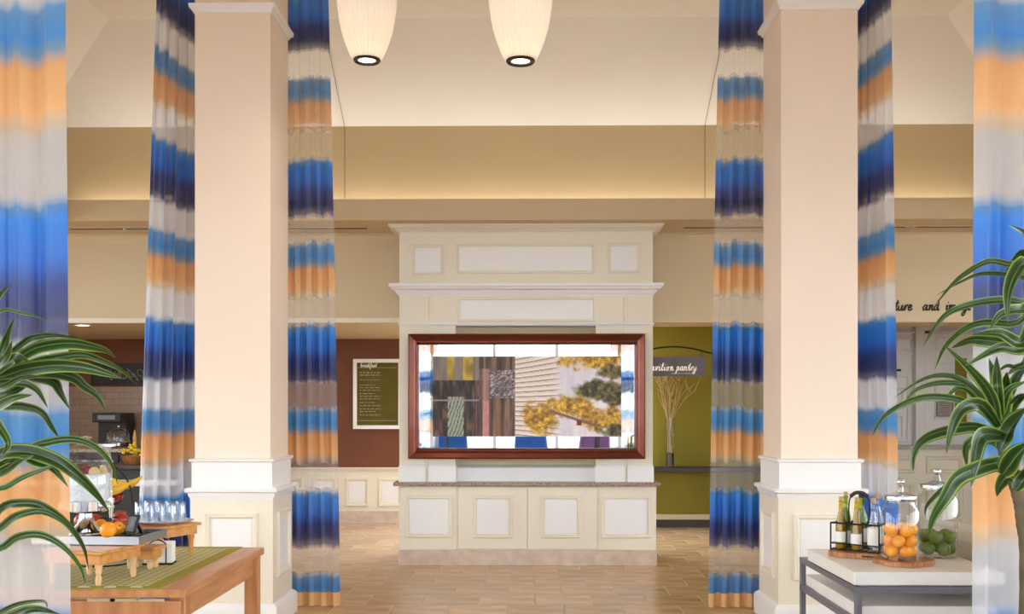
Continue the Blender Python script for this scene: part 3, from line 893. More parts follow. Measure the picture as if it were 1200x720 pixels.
print_plane('collage_print', a0, a1, b0, b1, PY + .0295, 260, 112, collage, M['print'], t)

# ------------------------------------------------------------------ CURTAINS
def curtain(label, top, bot, folds, amp, ztop, seed, kind, z0=0.012):
    rnd = random.Random(seed)
    ta, tb = V((*top[0], 0)), V((*top[1], 0))
    ba, bb = V((*bot[0], 0)), V((*bot[1], 0))
    n = folds * 10; m = 36
    ph = rnd.random() * 6
    am = [rnd.uniform(.6, 1.2) for _ in range(folds + 2)]
    wob = [rnd.uniform(-.35, .35) for _ in range(folds + 2)]
    def pt(u, h, off=0.0, zz=None):
        q = (h ** .8)
        a, b_ = ta.lerp(ba, q), tb.lerp(bb, q)
        d = (b_ - a)
        nrm = V((-d.y, d.x, 0)).normalized()
        f = u * folds
        i = int(min(f, folds - 1e-6)); fr = f - i
        aa = am[i] * (1 - fr) + am[i + 1] * fr
        ww = wob[i] * (1 - fr) + wob[i + 1] * fr
        s = math.sin(2 * PI * f + ph + ww * 1.5 + .5 * math.sin(h * 3 + seed))
        s = math.copysign(abs(s) ** .8, s)
        A = amp * aa * (.55 + .45 * q)
        p = a + d * u + nrm * (A * s) + nrm * off
        p += d.normalized() * (amp * .35 * math.cos(2 * PI * f * 2 + ph))
        return (p.x, p.y, ztop + (z0 - ztop) * h if zz is None else zz)
    vs = [pt(i / n, j / m) for j in range(m + 1) for i in range(n + 1)]
    k = B(); w_ = n + 1
    k.add(vs, [(j * w_ + i, j * w_ + i + 1, (j + 1) * w_ + i + 1, (j + 1) * w_ + i) for j in range(m) for i in range(n)])
    base = (ba + bb) / 2
    t = thing('curtain', label, 'curtain', (base.x, base.y, 0), group='dip-dyed sheer curtains')
    k.build('drape', M['curtain_' + kind], t, smooth=180, recalc=False)
    hz = .105
    hs = [[pt(i / n, 1 - (zz - z0) / (ztop - z0), sgn * .004, zz) for zz in (z0 - .004, hz)] for sgn in (1, -1) for i in range(n + 1)]
    h = B()
    h.add([q for c in hs for q in c], [(2 * i, 2 * i + 2, 2 * i + 3, 2 * i + 1) for i in range(2 * n + 1) if i != n])
    h.build('hem', M['hem'], t, smooth=180, recalc=False)
    r = B(); r.tube([(ta.x, ta.y, ztop + .02), (tb.x, tb.y, ztop + .02)], .015, 8)
    r.build('curtain_rail', M['steel'], t)
    return t
def X(px, y): return P(px, 400, y).x
curtain('blue and gold banded sheer curtain hanging in front of the wooden buffet table', ((-1.95, 2.98), (X(66, 2.9), 2.9)), ((-1.95, 2.98), (X(82, 2.9), 2.9)), 7, .018, 4.4, 3, 'mid')
curtain('blue and gold banded sheer curtain outside the column by the wooden buffet table', ((X(187, 6.48), 6.48), (X(234, 7.15), 7.15)), ((X(157, 6.48), 6.48), (X(234, 7.15), 7.15)), 5, .03, 4.5, 5, 'full')
curtain('blue and gold banded sheer curtain falling to the floor beside the brown wall and poster', ((X(326, 7.2), 7.2), (X(383, 7.2), 7.2)), ((X(326, 7.2), 7.2), (X(398, 7.2), 7.2)), 5, .022, 4.5, 8, 'open')
curtain('blue and gold banded sheer curtain falling to the floor beside the green pantry', ((X(846, 7.2), 7.2), (X(905, 7.2), 7.2)), ((X(831, 7.2), 7.2), (X(905, 7.2), 7.2)), 5, .022, 4.5, 11, 'open')
curtain('blue and gold banded sheer curtain outside the column by the metal console table', ((X(998, 7.15), 7.15), (X(1040, 6.48), 6.48)), ((X(998, 7.15), 7.15), (X(1051, 6.48), 6.48)), 5, .03, 4.5, 13, 'full')
curtain('blue and gold banded sheer curtain hanging in front of the white stone console table', ((X(1151, 2.9), 2.9), (1.95, 2.98)), ((X(1137, 2.9), 2.9), (1.95, 2.98)), 7, .018, 4.4, 17, 'mid')

# thin guy wires in front of cove wall and slope
for px, w in ((404, 'brown wall side'), (826, 'pantry side')):
    x = P(px, 200, 9.29).x
    k = B(); k.tube([(x, 9.285, FAS - .08), (x, 9.285, GZ - .01), (x * 1.002, 8.32, TZ - .015)], .0022, 5)
    tag(k.build('ceiling_wire', M['bronze']), 'thin wire running up the gold cove wall on the %s' % w, 'wire')

# ------------------------------------------------------------------ PENDANTS
def pendant(px, y, py, lab):
    p = P(px, py, y)
    t = thing('pendant_lamp', lab, 'pendant lamp', (p.x, p.y, p.z), group='ribbed pendant lamps')
    prof = [(.075, 0.0), (.088, .014), (.106, .055), (.128, .11), (.146, .17), (.158, .23), (.168, .30), (.174, .37), (.177, .46), (.174, .56), (.162, .66), (.138, .75), (.10, .83), (.07, .87)]
    k = B(); seg = 128
    k.loft([[((r + (.004 if j % 4 < 1 else 0) * 1.0) * math.cos(2 * PI * j / seg), (r + (.004 if j % 4 < 1 else 0)) * math.sin(2 * PI * j / seg), z) for j in range(seg)] for r, z in prof], False)
    k.build('ribbed_shade', M['shade'], t, world=False, smooth=25)
    B().lathe([(.078, .006), (.080, -.002), (.074, -.010), (.052, -.006), (.050, .004)], seg=32).build('bottom_ring', M['bronze'], t, world=False)
    B().lathe([(.0005, .002), (.052, .002), (.052, .004), (.0005, .004)], seg=32).build('lens', M['lamp_lens'], t, world=False)
    B().lathe([(.072, .866), (.074, .88), (.02, .90), (.012, .93)], seg=24, cap=True).build('top_cap', M['bronze'], t, world=False)
    dz = TZ - p.z
    if dz > .94:
        B().tube([(0, 0, .92), (0, 0, dz)], .004, 6).build('cord', M['bronze'], t, world=False)
        B().lathe([(.06, dz - .02), (.06, dz)], seg=20, cap=True).build('ceiling_rose', M['bronze'], t, world=False)
    light('pendant_bulb', 'POINT', (p.x, p.y, p.z + .27), .4, (1, .97, .94), parent=t, radius=.09)
    light('pendant_down', 'AREA', (p.x, p.y, p.z - .015), 5, (1, .87, .70), .09, parent=t)
pendant(430, 6.0, 70.5, 'smaller ribbed white pendant lamp nearer the blue curtain')
pendant(610, 5.6, 71.5, 'larger ribbed white pendant lamp above the middle of the hall')

# the one recessed downlight in view, over the coffee bar
def downlight(x, y, z, power, lab, r=.07, color=(1, .88, .74), spread=None):
    t = thing('downlight', lab, 'downlight', (x, y, z))
    B().lathe([(r, -.001), (r + .02, -.002), (r + .02, -.008), (r, -.008), (r * .9, -.001)], seg=24).build('trim_ring', M['metal_white'], t, world=False)
    B().lathe([(.0005, -.003), (r * .92, -.003)], seg=24).build('lens', M['lamp_lens'], t, world=False)
    light('downlight_beam', 'AREA', (x, y, z - .012), power, color, r * 1.8, parent=t, spread=spread)
p = G(97, 381, 2.25)
downlight(p.x, p.y, 2.25, 16, 'recessed round downlight in the coffee bar ceiling', color=(1, .80, .58))

# ------------------------------------------------------------------ POSTER, SIGNS, PANTRY
Y = 12.46
a, c = P(414, 503, Y), P(471, 421, Y)
t = thing('framed_poster', 'white framed olive breakfast poster on the brown wall', 'poster', (a.x, Y, a.z))
k = B(); k.frame(a.x, c.x, a.z, c.z, [(0, -.02), (0, .02), (.035, .02), (.045, .01), (.045, 0)], front(Y)); k.build('frame', M['white'], t)
M['poster'] = mat('olive_poster', (112, 100, 40), .65, spec=.2, col2=(96, 86, 34), nscale=4)
B().box(a.x + .04, c.x - .04, Y - .004, Y + .01, a.z + .04, c.z - .04).build('poster_sheet', M['poster'], t, smooth=0)
k = B(); script(k, 'breakfast', P(422.5, 431, Y).x, P(422, 430.5, Y).z, Y - .006, .026, .0035); k.build('heading', M['white_ink'], t)
for py in (431.5, 493.5):
    k = B().box(P(419, py, Y).x, P(465, py, Y).x, Y - .006, Y - .004, P(420, py, Y).z, P(420, py, Y).z + .006); k.build('rule_line', M['dim_ink'], t, smooth=0)
k = B(); rr = random.Random(4)
for i, py in enumerate((437.5, 440.5, 446, 452, 455, 458, 462, 465, 468, 472.5, 476, 480, 483, 487)):
    x = P(421.5, py, Y).x; xe = P(446 if i < 2 or i % 3 else 440, py, Y).x; z = P(421, py, Y).z
    while x < xe:
        w_ = rr.uniform(.02, .06); k.box(x, min(xe, x + w_), Y - .0055, Y - .004, z, z + (.012 if i < 2 else .008)); x += w_ + .014
k.build('small_print', M['dim_ink'], t, smooth=0)['kind'] = 'stuff'
B().box(a.x + .04, c.x - .04, Y - .0105, Y - .0085, a.z + .04, c.z - .04).build('glazing', glassy('poster_glass', (250, 250, 250), .4, .01, .0), t, smooth=0)

# pantry sign with arched bracket
Y = 11.3
a, c = P(747, 441.2, Y), P(827, 418.2, Y)
t = thing('hanging_sign', 'dark mauve pantry sign hanging from an arched iron rod', 'sign', ((a.x + c.x) / 2, Y, a.z))
def signcol(u, v): return (74, 60, 68)
B().box(a.x, c.x, Y, Y + .02, a.z, c.z).build('sign_board', M['black'], t, smooth=0)
M['signprint'] = attr_mat('sign_print', .45, .1)
print_plane('sign_face', a.x, c.x, a.z, c.z, Y - .001, 30, 12, signcol, M['signprint'], t)
k = B(); s = 5.0 * Y / 1200
x0 = P(767.5, 430, Y).x
script(k, 'vilion', x0, P(767, 434.2, Y).z, Y - .004, s * .86, .0052, gap=.2)
script(k, 'pantry', P(792.5, 430, Y).x, P(767, 434.2, Y).z, Y - .004, s * .86, .0052)
script(k, 'pa', x0 - 2.1 * s * .86, P(767, 434.2, Y).z, Y - .004, s * .86, .0052)
k.build('lettering', M['white_ink'], t)
B().box(P(752, 434, Y).x, P(816, 434, Y).x, Y - .003, Y - .001, P(767, 434.9, Y).z, P(767, 434.4, Y).z).build('underline', M['dim_ink'], t, smooth=0)
font_text('SNACKS & SUNDRIES', .028, 'small_lettering', M['dim_ink'], t, (P(801, 438, Y).x, Y - .003, P(800, 438.8, Y).z))
B().obox((P(823.5, 433, Y).x, Y - .002, P(823, 433.5, Y).z), .03, .003, .024).build('red_mark', mat('red_ink', (150, 60, 60), .6), t, smooth=0)
k = B(); k.tube(catmull([P(744, 414, Y), P(765, 409, Y), P(788, 406.5, Y), P(810, 408.5, Y), P(832, 414, Y)], 8), .009, 8); k.build('arched_rod', M['black_metal'], t)
for px in (752, 822):
    k = B(); k.tube([P(px, 418.5, Y), P(px, 411, Y)], .004, 6); k.build('hanger', M['black_metal'], t)
k = B(); k.tube([P(832, 414, Y), P(836, 415, Y + .4), P(838, 416, 12.1)], .009, 8); k.build('wall_arm', M['black_metal'], t)

zs = P(800, 548, 11.85).z
sh = B().box(.9, 3.0, 11.8, 12.1, zs - .055, zs).build('wall_shelf', M['dkwood'], bevel=.004)
tag(sh, 'dark wooden shelf along the olive pantry wall', 'shelf')
p = P(785, 547, 11.95)
t = thing('twig_vase', 'tall clear glass vase on the dark pantry shelf', 'vase', (p.x, 11.95, zs))
h = P(785, 490, 11.95).z - zs
B().lathe([(.0005, 0), (.05, 0), (.052, .01), (.055, h), (.051, h), (.046, .02), (.0005, .02)], seg=24).build('glass_cylinder', M['glass'], t, world=False)
B().lathe([(.0005, .02), (.044, .02), (.044, .16), (.0005, .16)], seg=20).build('dark_pebbles', mat('dark_pebbles', (40, 32, 40), .5, bump=.8, bscale=60), t, world=False)
rr = random.Random(21)
t2 = thing('twig_bunch', 'bare pale branching twigs standing in the glass vase', 'twigs', (p.x, 11.95, zs + .17))
for i in range(13):
    ang = rr.uniform(0, 2 * PI); sp = rr.uniform(.03, .34)
    hh = rr.uniform(.75, 1.12)
    tip = V((math.cos(ang) * sp * 1.1, math.sin(ang) * .09, hh - .1))
    pts = [V((math.cos(ang) * .02, math.sin(ang) * .015, 0)), V((math.cos(ang) * .03, math.sin(ang) * .02, .36)), V((math.cos(ang) * sp * .5 + rr.uniform(-.03, .03), math.sin(ang) * .05, .62 + rr.uniform(-.04, .04))), tip]
    pts = catmull(pts, 5)
    k = B(); n = len(pts)
    k.tube(pts, [.0065 - .0045 * q / n for q in range(n)], 5)
    for _ in range(3):
        q = rr.randint(n // 2, n - 2); s0 = pts[q]
        e = s0 + V((rr.uniform(-.12, .12), rr.uniform(-.04, .04), rr.uniform(.1, .26)))
        k.tube(catmull([s0, s0.lerp(e, .5) + V((rr.uniform(-.02, .02), 0, 0)), e], 3), [.004, .0038, .0035, .003, .0026, .0022, .0018][:len(catmull([s0, s0, e], 3))], 4)
    k.build('twig', M['twig'], t2, world=False)

# small notice and door handle in the white room
Y = 12.33
a, c = P(1097.5, 488.5, Y), P(1117, 470.5, Y)
t = thing('wall_notice', 'small framed grey notice on the white panelled wall', 'sign', ((a.x + c.x) / 2, Y, a.z))
k = B(); k.frame(a.x, c.x, a.z, c.z, [(0, -.02), (0, .012), (.012, .012), (.014, 0)], front(Y)); k.build('frame', M['grey_metal'], t)
B().box(a.x + .01, c.x - .01, Y - .002, Y + .01, a.z + .01, c.z - .01).build('notice_sheet', mat('grey_notice', (176, 162, 156), .6), t, smooth=0)
k = B()
for i in range(7):
    z = c.z - .035 - i * .021; w_ = (c.x - a.x) * (.62, .7, .5, .66, .58, .7, .4)[i]
    k.box((a.x + c.x - w_) / 2, (a.x + c.x + w_) / 2, Y - .004, Y - .002, z, z + .006)
k.build('text_rows', mat('notice_ink', (128, 96, 96), .7), t, smooth=0)
p = P(1051, 434, 12.3)
k = B(); k.tube([(p.x - .05, 12.31, p.z), (p.x + .05, 12.31, p.z)], .014, 8); k.box(p.x - .02, p.x + .02, 12.31, 12.35, p.z - .01, p.z + .01)
tag(k.build('picture_light', M['bronze']), 'small bronze picture light above the white door panel', 'lamp')

# ------------------------------------------------------------------ COFFEE BAR (far left)
zc = .95
t = thing('coffee_bar', 'dark coffee bar counter against the tiled wall', 'counter', (-4.6, 12.0, 0))
B().box(-6.3, -3.35, 11.35, 12.4, zc - .04, zc).build('worktop', M['granite'], t, bevel=.004)
B().box(-6.3, -3.4, 11.45, 12.4, .1, zc - .04).build('carcass', M['dkwood'], t)
B().box(-6.3, -3.4, 11.5, 12.4, 0, .1).build('toe_kick', M['black'], t)
for i in range(5):
    x = -6.28 + i * .575
    d = B().box(x, x + .56, 11.43, 11.45, .14, zc - .07).build('door', M['dkwood'], t, bevel=.003)
    B().box(x + .48, x + .5, 11.41, 11.43, .5, .65).build('handle', M['steel'], d, world=True)
Y = 12.4605
a, c = P(107, 451, Y), P(196, 426, Y)
t = thing('chalkboard', 'long chalkboard sign over the tiled wall of the coffee bar', 'chalkboard', ((a.x + c.x) / 2, Y, a.z))
B().box(a.x, c.x, Y, Y + .04, a.z, c.z).build('board', M['board_black'], t, smooth=0)
k = B(); k.frame(a.x, c.x, a.z, c.z, [(0, 0), (0, .012), (.02, .012), (.02, 0)], front(Y)); k.build('frame', M['black'], t)
k = B()
for i in range(9):
    q = P(127 + i * 6.2, 438 + (i % 2) * 3, Y)
    k.tube(catmull([q + V((.05 * math.cos(w_ * .9 + i) * (1 - w_ * .1), -.004, .06 * math.sin(w_ * .9 + i * 2) * (1 - w_ * .08))) for w_ in range(8)], 4), .004, 4)
k.build('chalk_swirls', M['chalk'], t)
Y = 12.1
def onbar(px): return P(px, 500, Y).x
a, c = P(117, 520, Y), P(150, 484, Y)
t = thing('coffee_machine', 'black coffee machine on the dark bar counter', 'coffee machine', ((a.x + c.x) / 2, Y, zc))
w_ = (c.x - a.x) / 2; hh = c.z - zc
B().box(-w_, w_, -.05, .2, 0, hh).build('body', M['black'], t, world=False, bevel=.01)
B().box(-w_, w_, -.22, -.05, hh * .72, hh).build('brew_head', M['black'], t, world=False, bevel=.01)
B().box(-w_, w_, -.24, -.05, 0, .04).build('drip_tray', M['steel'], t, world=False, bevel=.004)
B().lathe([(.05, 0), (.06, .03), (.05, .12), (.045, .13)], c=(0, -.14, .04), seg=16, cap=True).build('carafe', M['glass'], t, world=False)
B().box(-w_ * .6, w_ * .6, -.224, -.219, hh * .8, hh * .93).build('control_panel', M['grey_metal'], t, world=False)
Y = 11.5
def dome(px, lab):
    x = P(px, 525, Y).x
    t = thing('cake_dome', lab, 'cake dome', (x, Y, zc))
    B().lathe([(.0005, .0), (.09, 0), (.08, .015), (.025, .03), (.025, .06), (.13, .07), (.135, .08), (.0005, .08)], seg=24).build('stand', M['chrome'], t, world=False)
    B().lathe([(.115, .08), (.118, .15), (.10, .20), (.05, .225), (.0005, .23)], seg=24).build('glass_dome', M['glass'], t, world=False)
    B().sphere((0, 0, .245), .016, 10, 6).build('knob', M['chrome'], t, world=False)
dome(139, 'glass cake dome on the bar before the coffee machine')
x = P(157, 540, 10.6).x
# lower shelf counter in front of the bar with a fruit bowl
zs2 = .82
t = thing('serving_counter', 'dark serving counter with a white shelf edge before the coffee bar', 'counter', (-4.1, 10.6, 0))
B().box(-5.2, -3.55, 10.35, 10.85, zs2 - .04, zs2).build('top', M['dkwood'], t, bevel=.004)
B().box(-5.2, -3.55, 10.42, 10.85, 0, zs2 - .04).build('cabinet', M['black'], t)
B().box(-5.2, -3.55, 10.33, 10.44, P(150, 570, 10.35).z, P(150, 563, 10.35).z).build('white_shelf', M['white'], t, bevel=.004)
p = P(155, 545, 10.6)
t = thing('wooden_bowl', 'round wooden bowl on the dark serving counter', 'bowl', (p.x, 10.6, zs2))
B().lathe([(.0005, 0), (.06, 0), (.10, .05), (.115, .09), (.108, .09), (.092, .055), (.05, .015), (.0005, .015)], seg=24).build('bowl_body', M['board'], t, world=False)
rr = random.Random(31)
t = thing('yellow_flowers', 'yellow leafy flowers filling the wooden bowl', 'flowers', (p.x, 10.6, zs2 + .05))
for i in range(22):
    a_ = rr.uniform(0, 2 * PI); q = rr.uniform(.01, .13); z = rr.uniform(.03, .17) - q * .25
    k = B(); k.sphere((q * math.cos(a_), q * math.sin(a_) * .7, z), (.03, .02, .012), 8, 5, Matrix.Rotation(rr.uniform(-1, 1), 3, 'Y') @ Matrix.Rotation(rr.uniform(0, 3), 3, 'Z'))
    k.build('petal', M['yellow_flower'], t, world=False)
k = B(); k.lathe([(.0005, 0), (.022, 0), (.024, .12), (.012, .17), (.012, .2), (.0005, .2)], seg=14)
q = P(158, 512, 11.7)
tag(k.build('sauce_bottle', M['cork']), 'small tan bottle at the end of the bar counter', 'bottle').location = (q.x, 11.7, zc)

# ------------------------------------------------------------------ LEFT TABLE
TZP = .75
nr = G(218, 691, TZP); fr = G(309, 641.7, TZP)
xr = (nr.x + fr.x) / 2; y0, y1 = nr.y, fr.y; xl = xr - 1.0
t = thing('buffet_table', 'honey wood drop-leaf buffet table under the green runner', 'table', ((xl + xr) / 2, (y0 + y1) / 2, 0))
B().box(xl, xr, y0, y1, TZP - .032, TZP).build('tabletop', M['wood'], t, bevel=.004)
B().box(xr - .055, xr - .03, y0 + .06, y1 - .06, TZP - .12, TZP - .032).build('apron', M['wood'], t)
B().box(xl + .03, xl + .055, y0 + .06, y1 - .06, TZP - .12, TZP - .032).build('apron', M['wood'], t)
B().box(xl + .06, xr - .06, y1 - .075, y1 - .05, TZP - .12, TZP - .032).build('apron', M['wood'], t)
for x in (xl + .01, xr - .07):
    for y in (y0 + .03, y1 - .09):
        B().box(x, x + .06, y, y + .06, 0, TZP - .032).build('leg', M['woodv'], t, bevel=.003)
lf = B().box(xl + .03, xr - .02, y0 + .005, y0 + .027, .36, TZP - .043).build('drop_leaf', M['woodv'], t, bevel=.003)
for q in (118, 145, 176):
    px = P(q, 700, y0).x
    B().box(px - .05, px + .05, y0 + .001, y0 + .006, TZP - .045, TZP - .036).build('hinge', M['brass'], t, smooth=0)

ra = G(182, 693.7, TZP + .003); rb = G(281, 640.3, TZP + .003)
rx = (ra.x + rb.x) / 2
t = thing('table_runner', 'green checked table runner with olive border on the wooden table', 'runner', (rx - .4, y0, TZP))
rl = rx - .82
B().box(rl, rx, y0 - .002, y1 - .01, TZP, TZP + .003).build('cloth', M['runner'], t, smooth=0)
bw = .05
k = B()
k.box(rx - bw, rx + .001, y0 - .003, y1 - .009, TZP + .0001, TZP + .0036)
k.box(rl - .001, rl + bw, y0 - .003, y1 - .009, TZP + .0001, TZP + .0036)
k.box(rl + bw, rx - bw, y0 - .003, y0 + bw - .012, TZP + .0001, TZP + .0036)
k.box(rl + bw, rx - bw, y1 - .009 - bw, y1 - .009, TZP + .0001, TZP + .0036)
k.build('border', M['runner_border'], t, smooth=0)
k = B()
for px in (98, 129, 160):
    q = G(px, 688.3, TZP + .0036)
    for j in (-1, 0, 1):
        k.tube(catmull([q + V((j * .014 + .012 * math.cos(e) * .6, .009 * math.sin(e), 0)) for e in (0, 1, 2, 3, 4, 5, 6)], 3), .0012, 4)
k.build('border_motif', M['paper'], t)

def turned_leg(h, k=1.0):
    return [(.0005, 0), (.009 * k, 0), (.0115 * k, .012), (.0125 * k, h * .22), (.009 * k, h * .36), (.0125 * k, h * .42), (.0105 * k, h * .48), (.0145 * k, h * .62), (.0145 * k, h * .75), (.0115 * k, h), (.0005, h)]
def riser(label, c, w, d, h, rot, leg_m, dark=False):
    t = thing('riser_stool', label, 'riser', (c.x, c.y, TZP + .0037), rot, group='pine display risers')
    B().box(-w / 2, w / 2, -d / 2, d / 2, h - .014, h).build('top', M['pine'], t, world=False, bevel=.004)
    for y in (-d / 2 + .014, d / 2 - .026):
        B().box(-w / 2 + .014, w / 2 - .014, y, y + .012, h - .05, h - .014).build('apron', M['pine'], t, world=False)
    for x in (-w / 2 + .014, w / 2 - .026):
        B().box(x, x + .012, -d / 2 + .026, d / 2 - .026, h - .05, h - .014).build('apron', M['pine'], t, world=False)
    for x in (-1, 1):
        for y in (-1, 1):
            B().lathe(turned_leg(h - .0145), c=(x * (w / 2 - .032), y * (d / 2 - .032), 0), seg=14).build('leg', leg_m, t, world=False)
    return t
la = G(115.6, 688, TZP); lb = G(154, 678, TZP)
ang = math.atan2(-(lb.x - la.x), lb.y - la.y)
RW, RD, RH = .26, .27, .128
cc = la + Matrix.Rotation(ang, 3, 'Z') @ V((-(RW / 2 - .032), RD / 2 - .032, 0))
r1 = riser('pine riser stool carrying the steel tray and drink dispenser', cc, RW, RD, RH, ang, M['pinep'])
q = G(178, 668, TZP)
riser('low pine riser stool behind the steel tray', V((q.x - .045, q.y + .022, 0)), .15, .11, .09, -.12, M['pinep'])
RH3 = .146
nr3 = G(187, 619, TZP + .0037 + RH3)
a3 = math.radians(-25)
W3, D3 = .24, .25
cc3 = V((nr3.x, nr3.y, 0)) + Matrix.Rotation(a3, 3, 'Z') @ V((-W3 / 2, D3 / 2, 0))
r3 = riser('pine riser stool under the platter of glass tumblers', cc3, W3, D3, RH3, a3, M['pine'])
ztop3 = TZP + .0037 + RH3

# tray on riser 1
ztr = TZP + .0037 + RH
ac = Matrix.Rotation(ang, 3, 'Z')
cr = P(165, 636, 3.86)
tw, td = .42, .26
tc = V((cr.x, cr.y - .02, 0)) + Matrix.Rotation(-.06, 3, 'Z') @ V((-tw / 2, td / 2, 0))
t = thing('serving_tray', 'rectangular brushed steel serving tray on the front pine riser', 'tray', (tc.x, tc.y, ztr), -.06)
k = B()
k.plan([(-tw / 2 + .01, tw / 2 - .01, -td / 2 + .01, td / 2 - .01, 0), (-tw / 2, tw / 2, -td / 2, td / 2, .003), (-tw / 2, tw / 2, -td / 2, td / 2, .034), (-tw / 2 + .006, tw / 2 - .006, -td / 2 + .006, td / 2 - .006, .034), (-tw / 2 + .006, tw / 2 - .006, -td / 2 + .006, td / 2 - .006, .018)])
k.build('tray_body', M['steel'], t, world=False, smooth=20)
k = B().box(-tw / 2 + .02, tw / 2 - .02, -td / 2 + .02, td / 2 - .02, .018, .022)
for i in range(12): k.box(-tw / 2 + .03 + i * .03, -tw / 2 + .034 + i * .03, -td / 2 + .025, td / 2 - .025, .022, .026)
k.build('drip_grid', M['tray_blk'], t, world=False, smooth=0)
ZT = ztr + .0265

# drink dispenser
dc = P(101, 600, 3.95)
t = thing('drink_dispenser', 'glass drink dispenser of iced fruit water on a chrome pedestal', 'drink dispenser', (dc.x, dc.y, ZT))
B().lathe([(.0005, 0), (.062, 0), (.064, .006), (.060, .012), (.062, .018), (.052, .026), (.034, .045), (.026, .066), (.024, .085), (.040, .10), (.0005, .10)], seg=32).build('pedestal', M['chrome'], t, world=False)
B().lathe([(.0005, .095), (.094, .095), (.099, .100), (.099, .135), (.094, .138), (.0005, .138)], seg=40).build('chrome_band', M['chrome'], t, world=False)
B().lathe([(.092, .138), (.095, .145), (.095, .255), (.088, .268), (.086, .272), (.093, .276), (.093, .280)], seg=40).build('glass_body', M['glass'], t, world=False)
lid = B().lathe([(.097, .280), (.098, .287), (.092, .292), (.088, .318), (.070, .342), (.036, .356), (.0005, .360)], seg=36).build('lid', M['glass'], t, world=False)
B().lathe([(.012, .359), (.008, .366), (.02, .376), (.022, .382), (.0005, .386)], seg=16, cap=True).build('lid_knob', M['chrome'], lid, world=False)
M['ice'] = mat('iced_water', (240, 243, 248), .15, col2=(224, 230, 238), nscale=40, bump=.9, bscale=45)
B().lathe([(.0005, .139), (.090, .139), (.090, .236), (.084, .241), (.0005, .243)], seg=40).build('iced_water', M['ice'], t, world=False)
M['slice'] = mat('citrus_slice', (224, 200, 150), .4, col2=(206, 168, 110), nscale=30)
M['redslice'] = mat('red_fruit_slice', (120, 26, 40), .4)
for a_, z, mt in ((-.75, .252, 'slice'), (-1.35, .25, 'redslice'), (-1.95, .25, 'slice'), (-2.55, .254, 'slice'), (.0, .25, 'slice'), (.9, .255, 'slice'), (1.9, .255, 'redslice')):
    cpt = V((.068 * math.cos(a_), .068 * math.sin(a_), z - .006))
    k = B(); k.tube([cpt, cpt + V((math.cos(a_), math.sin(a_), .25)).normalized() * .008], .021, 18); k.build('fruit_slice', M[mt], t, world=False)
sp_a = -.5
sx, sy = math.cos(sp_a), math.sin(sp_a)
k = B(); k.tube([(sx * .095, sy * .095, .118), (sx * .15, sy * .15, .118)], .009, 10); k.tube([(sx * .142, sy * .142, .13), (sx * .142, sy * .142, .075)], [.010, .007], 10)
k.build('spigot', M['chrome'], t, world=False)
k = B(); k.obox((sx * .142, sy * .142, .142), .03, .008, .018, sp_a); k.build('tap_lever', M['chrome'], t, world=False)

def fruit(name, lab, cat, group, loc, r, mt, seed=0, elong=1.0, stem=True):
    rr = random.Random(seed)
    t = thing(name, lab, cat, loc, rr.uniform(0, 6), group=group)
    R = Matrix.Rotation(rr.uniform(-1.2, 1.2), 3, 'X')
    k = B(); k.sphere((0, 0, 0), (r, r, r * elong), 16, 10, R); k.build('peel', mt, t, world=False)
    if stem:
        k = B(); k.sphere(R @ V((0, 0, r * elong * .99)), (r * .12, r * .12, r * .06), 8, 5, R); k.build('stem_end', M['cane'], t, world=False)
    return t
for i, (px, dy, r, lab) in enumerate(((127, 0, .031, 'whole orange on the tray beside the chrome pedestal'), (118, .17, .027, 'orange half hidden behind the chrome pedestal on the tray'), (138, .11, .026, 'orange on the tray beside the small photo frame'))):
    y = 3.86 + dy
    fruit('orange', lab, 'orange', 'oranges on the steel tray', (P(px, 620, y).x, y, ZT + r), r, M['orange'], 40 + i)
# small tilted photo frame
pf = P(151, 620, 3.95)
t = thing('photo_frame', 'small black tilted frame standing on the steel tray', 'photo frame', (pf.x, pf.y, ZT), -.55)
R = Matrix.Rotation(-.35, 3, 'X')
k = B(); k.obox(R @ V((0, 0, .042)), .062, .008, .08, mat=R); k.build('frame', M['black'], t, world=False, bevel=.002)
k = B(); k.obox(R @ V((0, -.0045, .044)), .044, .002, .058, mat=R); k.build('picture', mat('grey_photo', (150, 156, 166), .3, col2=(70, 74, 84), nscale=40), t, world=False)
k = B(); k.bar((0, .028, .06), (0, .06, .002), .02, .004); k.build('easel_leg', M['black'], t, world=False)

# napkins and holder
nc = G(187, 661, TZP + .004)
nrot = .12
t = thing('napkin_holder', 'black wire napkin holder on the green runner', 'napkin holder', (nc.x, nc.y, TZP + .0037), nrot)
for y in (-.036, .036):
    k = B(); k.tube(catmull([(-.034, y, .004), (-.034, y, .075), (-.028, y, .092), (0, y, .104), (.028, y, .092), (.034, y, .075), (.034, y, .004)], 4), .0025, 6); k.build('wire_hoop', M['black_metal'], t, world=False)
k = B(); k.tube([(-.06, -.036, .004), (.06, -.036, .004), (.06, .036, .004), (-.06, .036, .004)], .003, 6, closed=True); k.build('base_wire', M['black_metal'], t, world=False)
for i in range(5):
    y = -.026 + i * .013
    k = B(); k.box(-.058, .058, y - .006, y + .006, 0, .082 + (i % 3) * .003)
    o = k.build('napkin', M['paper'], bevel=.003)
    o.location = (nc.x, nc.y, TZP + .0112); o.rotation_euler = (0, 0, nrot)
    tag(o, 'folded white napkin standing in the wire holder', 'napkin', 'napkins in the wire holder')

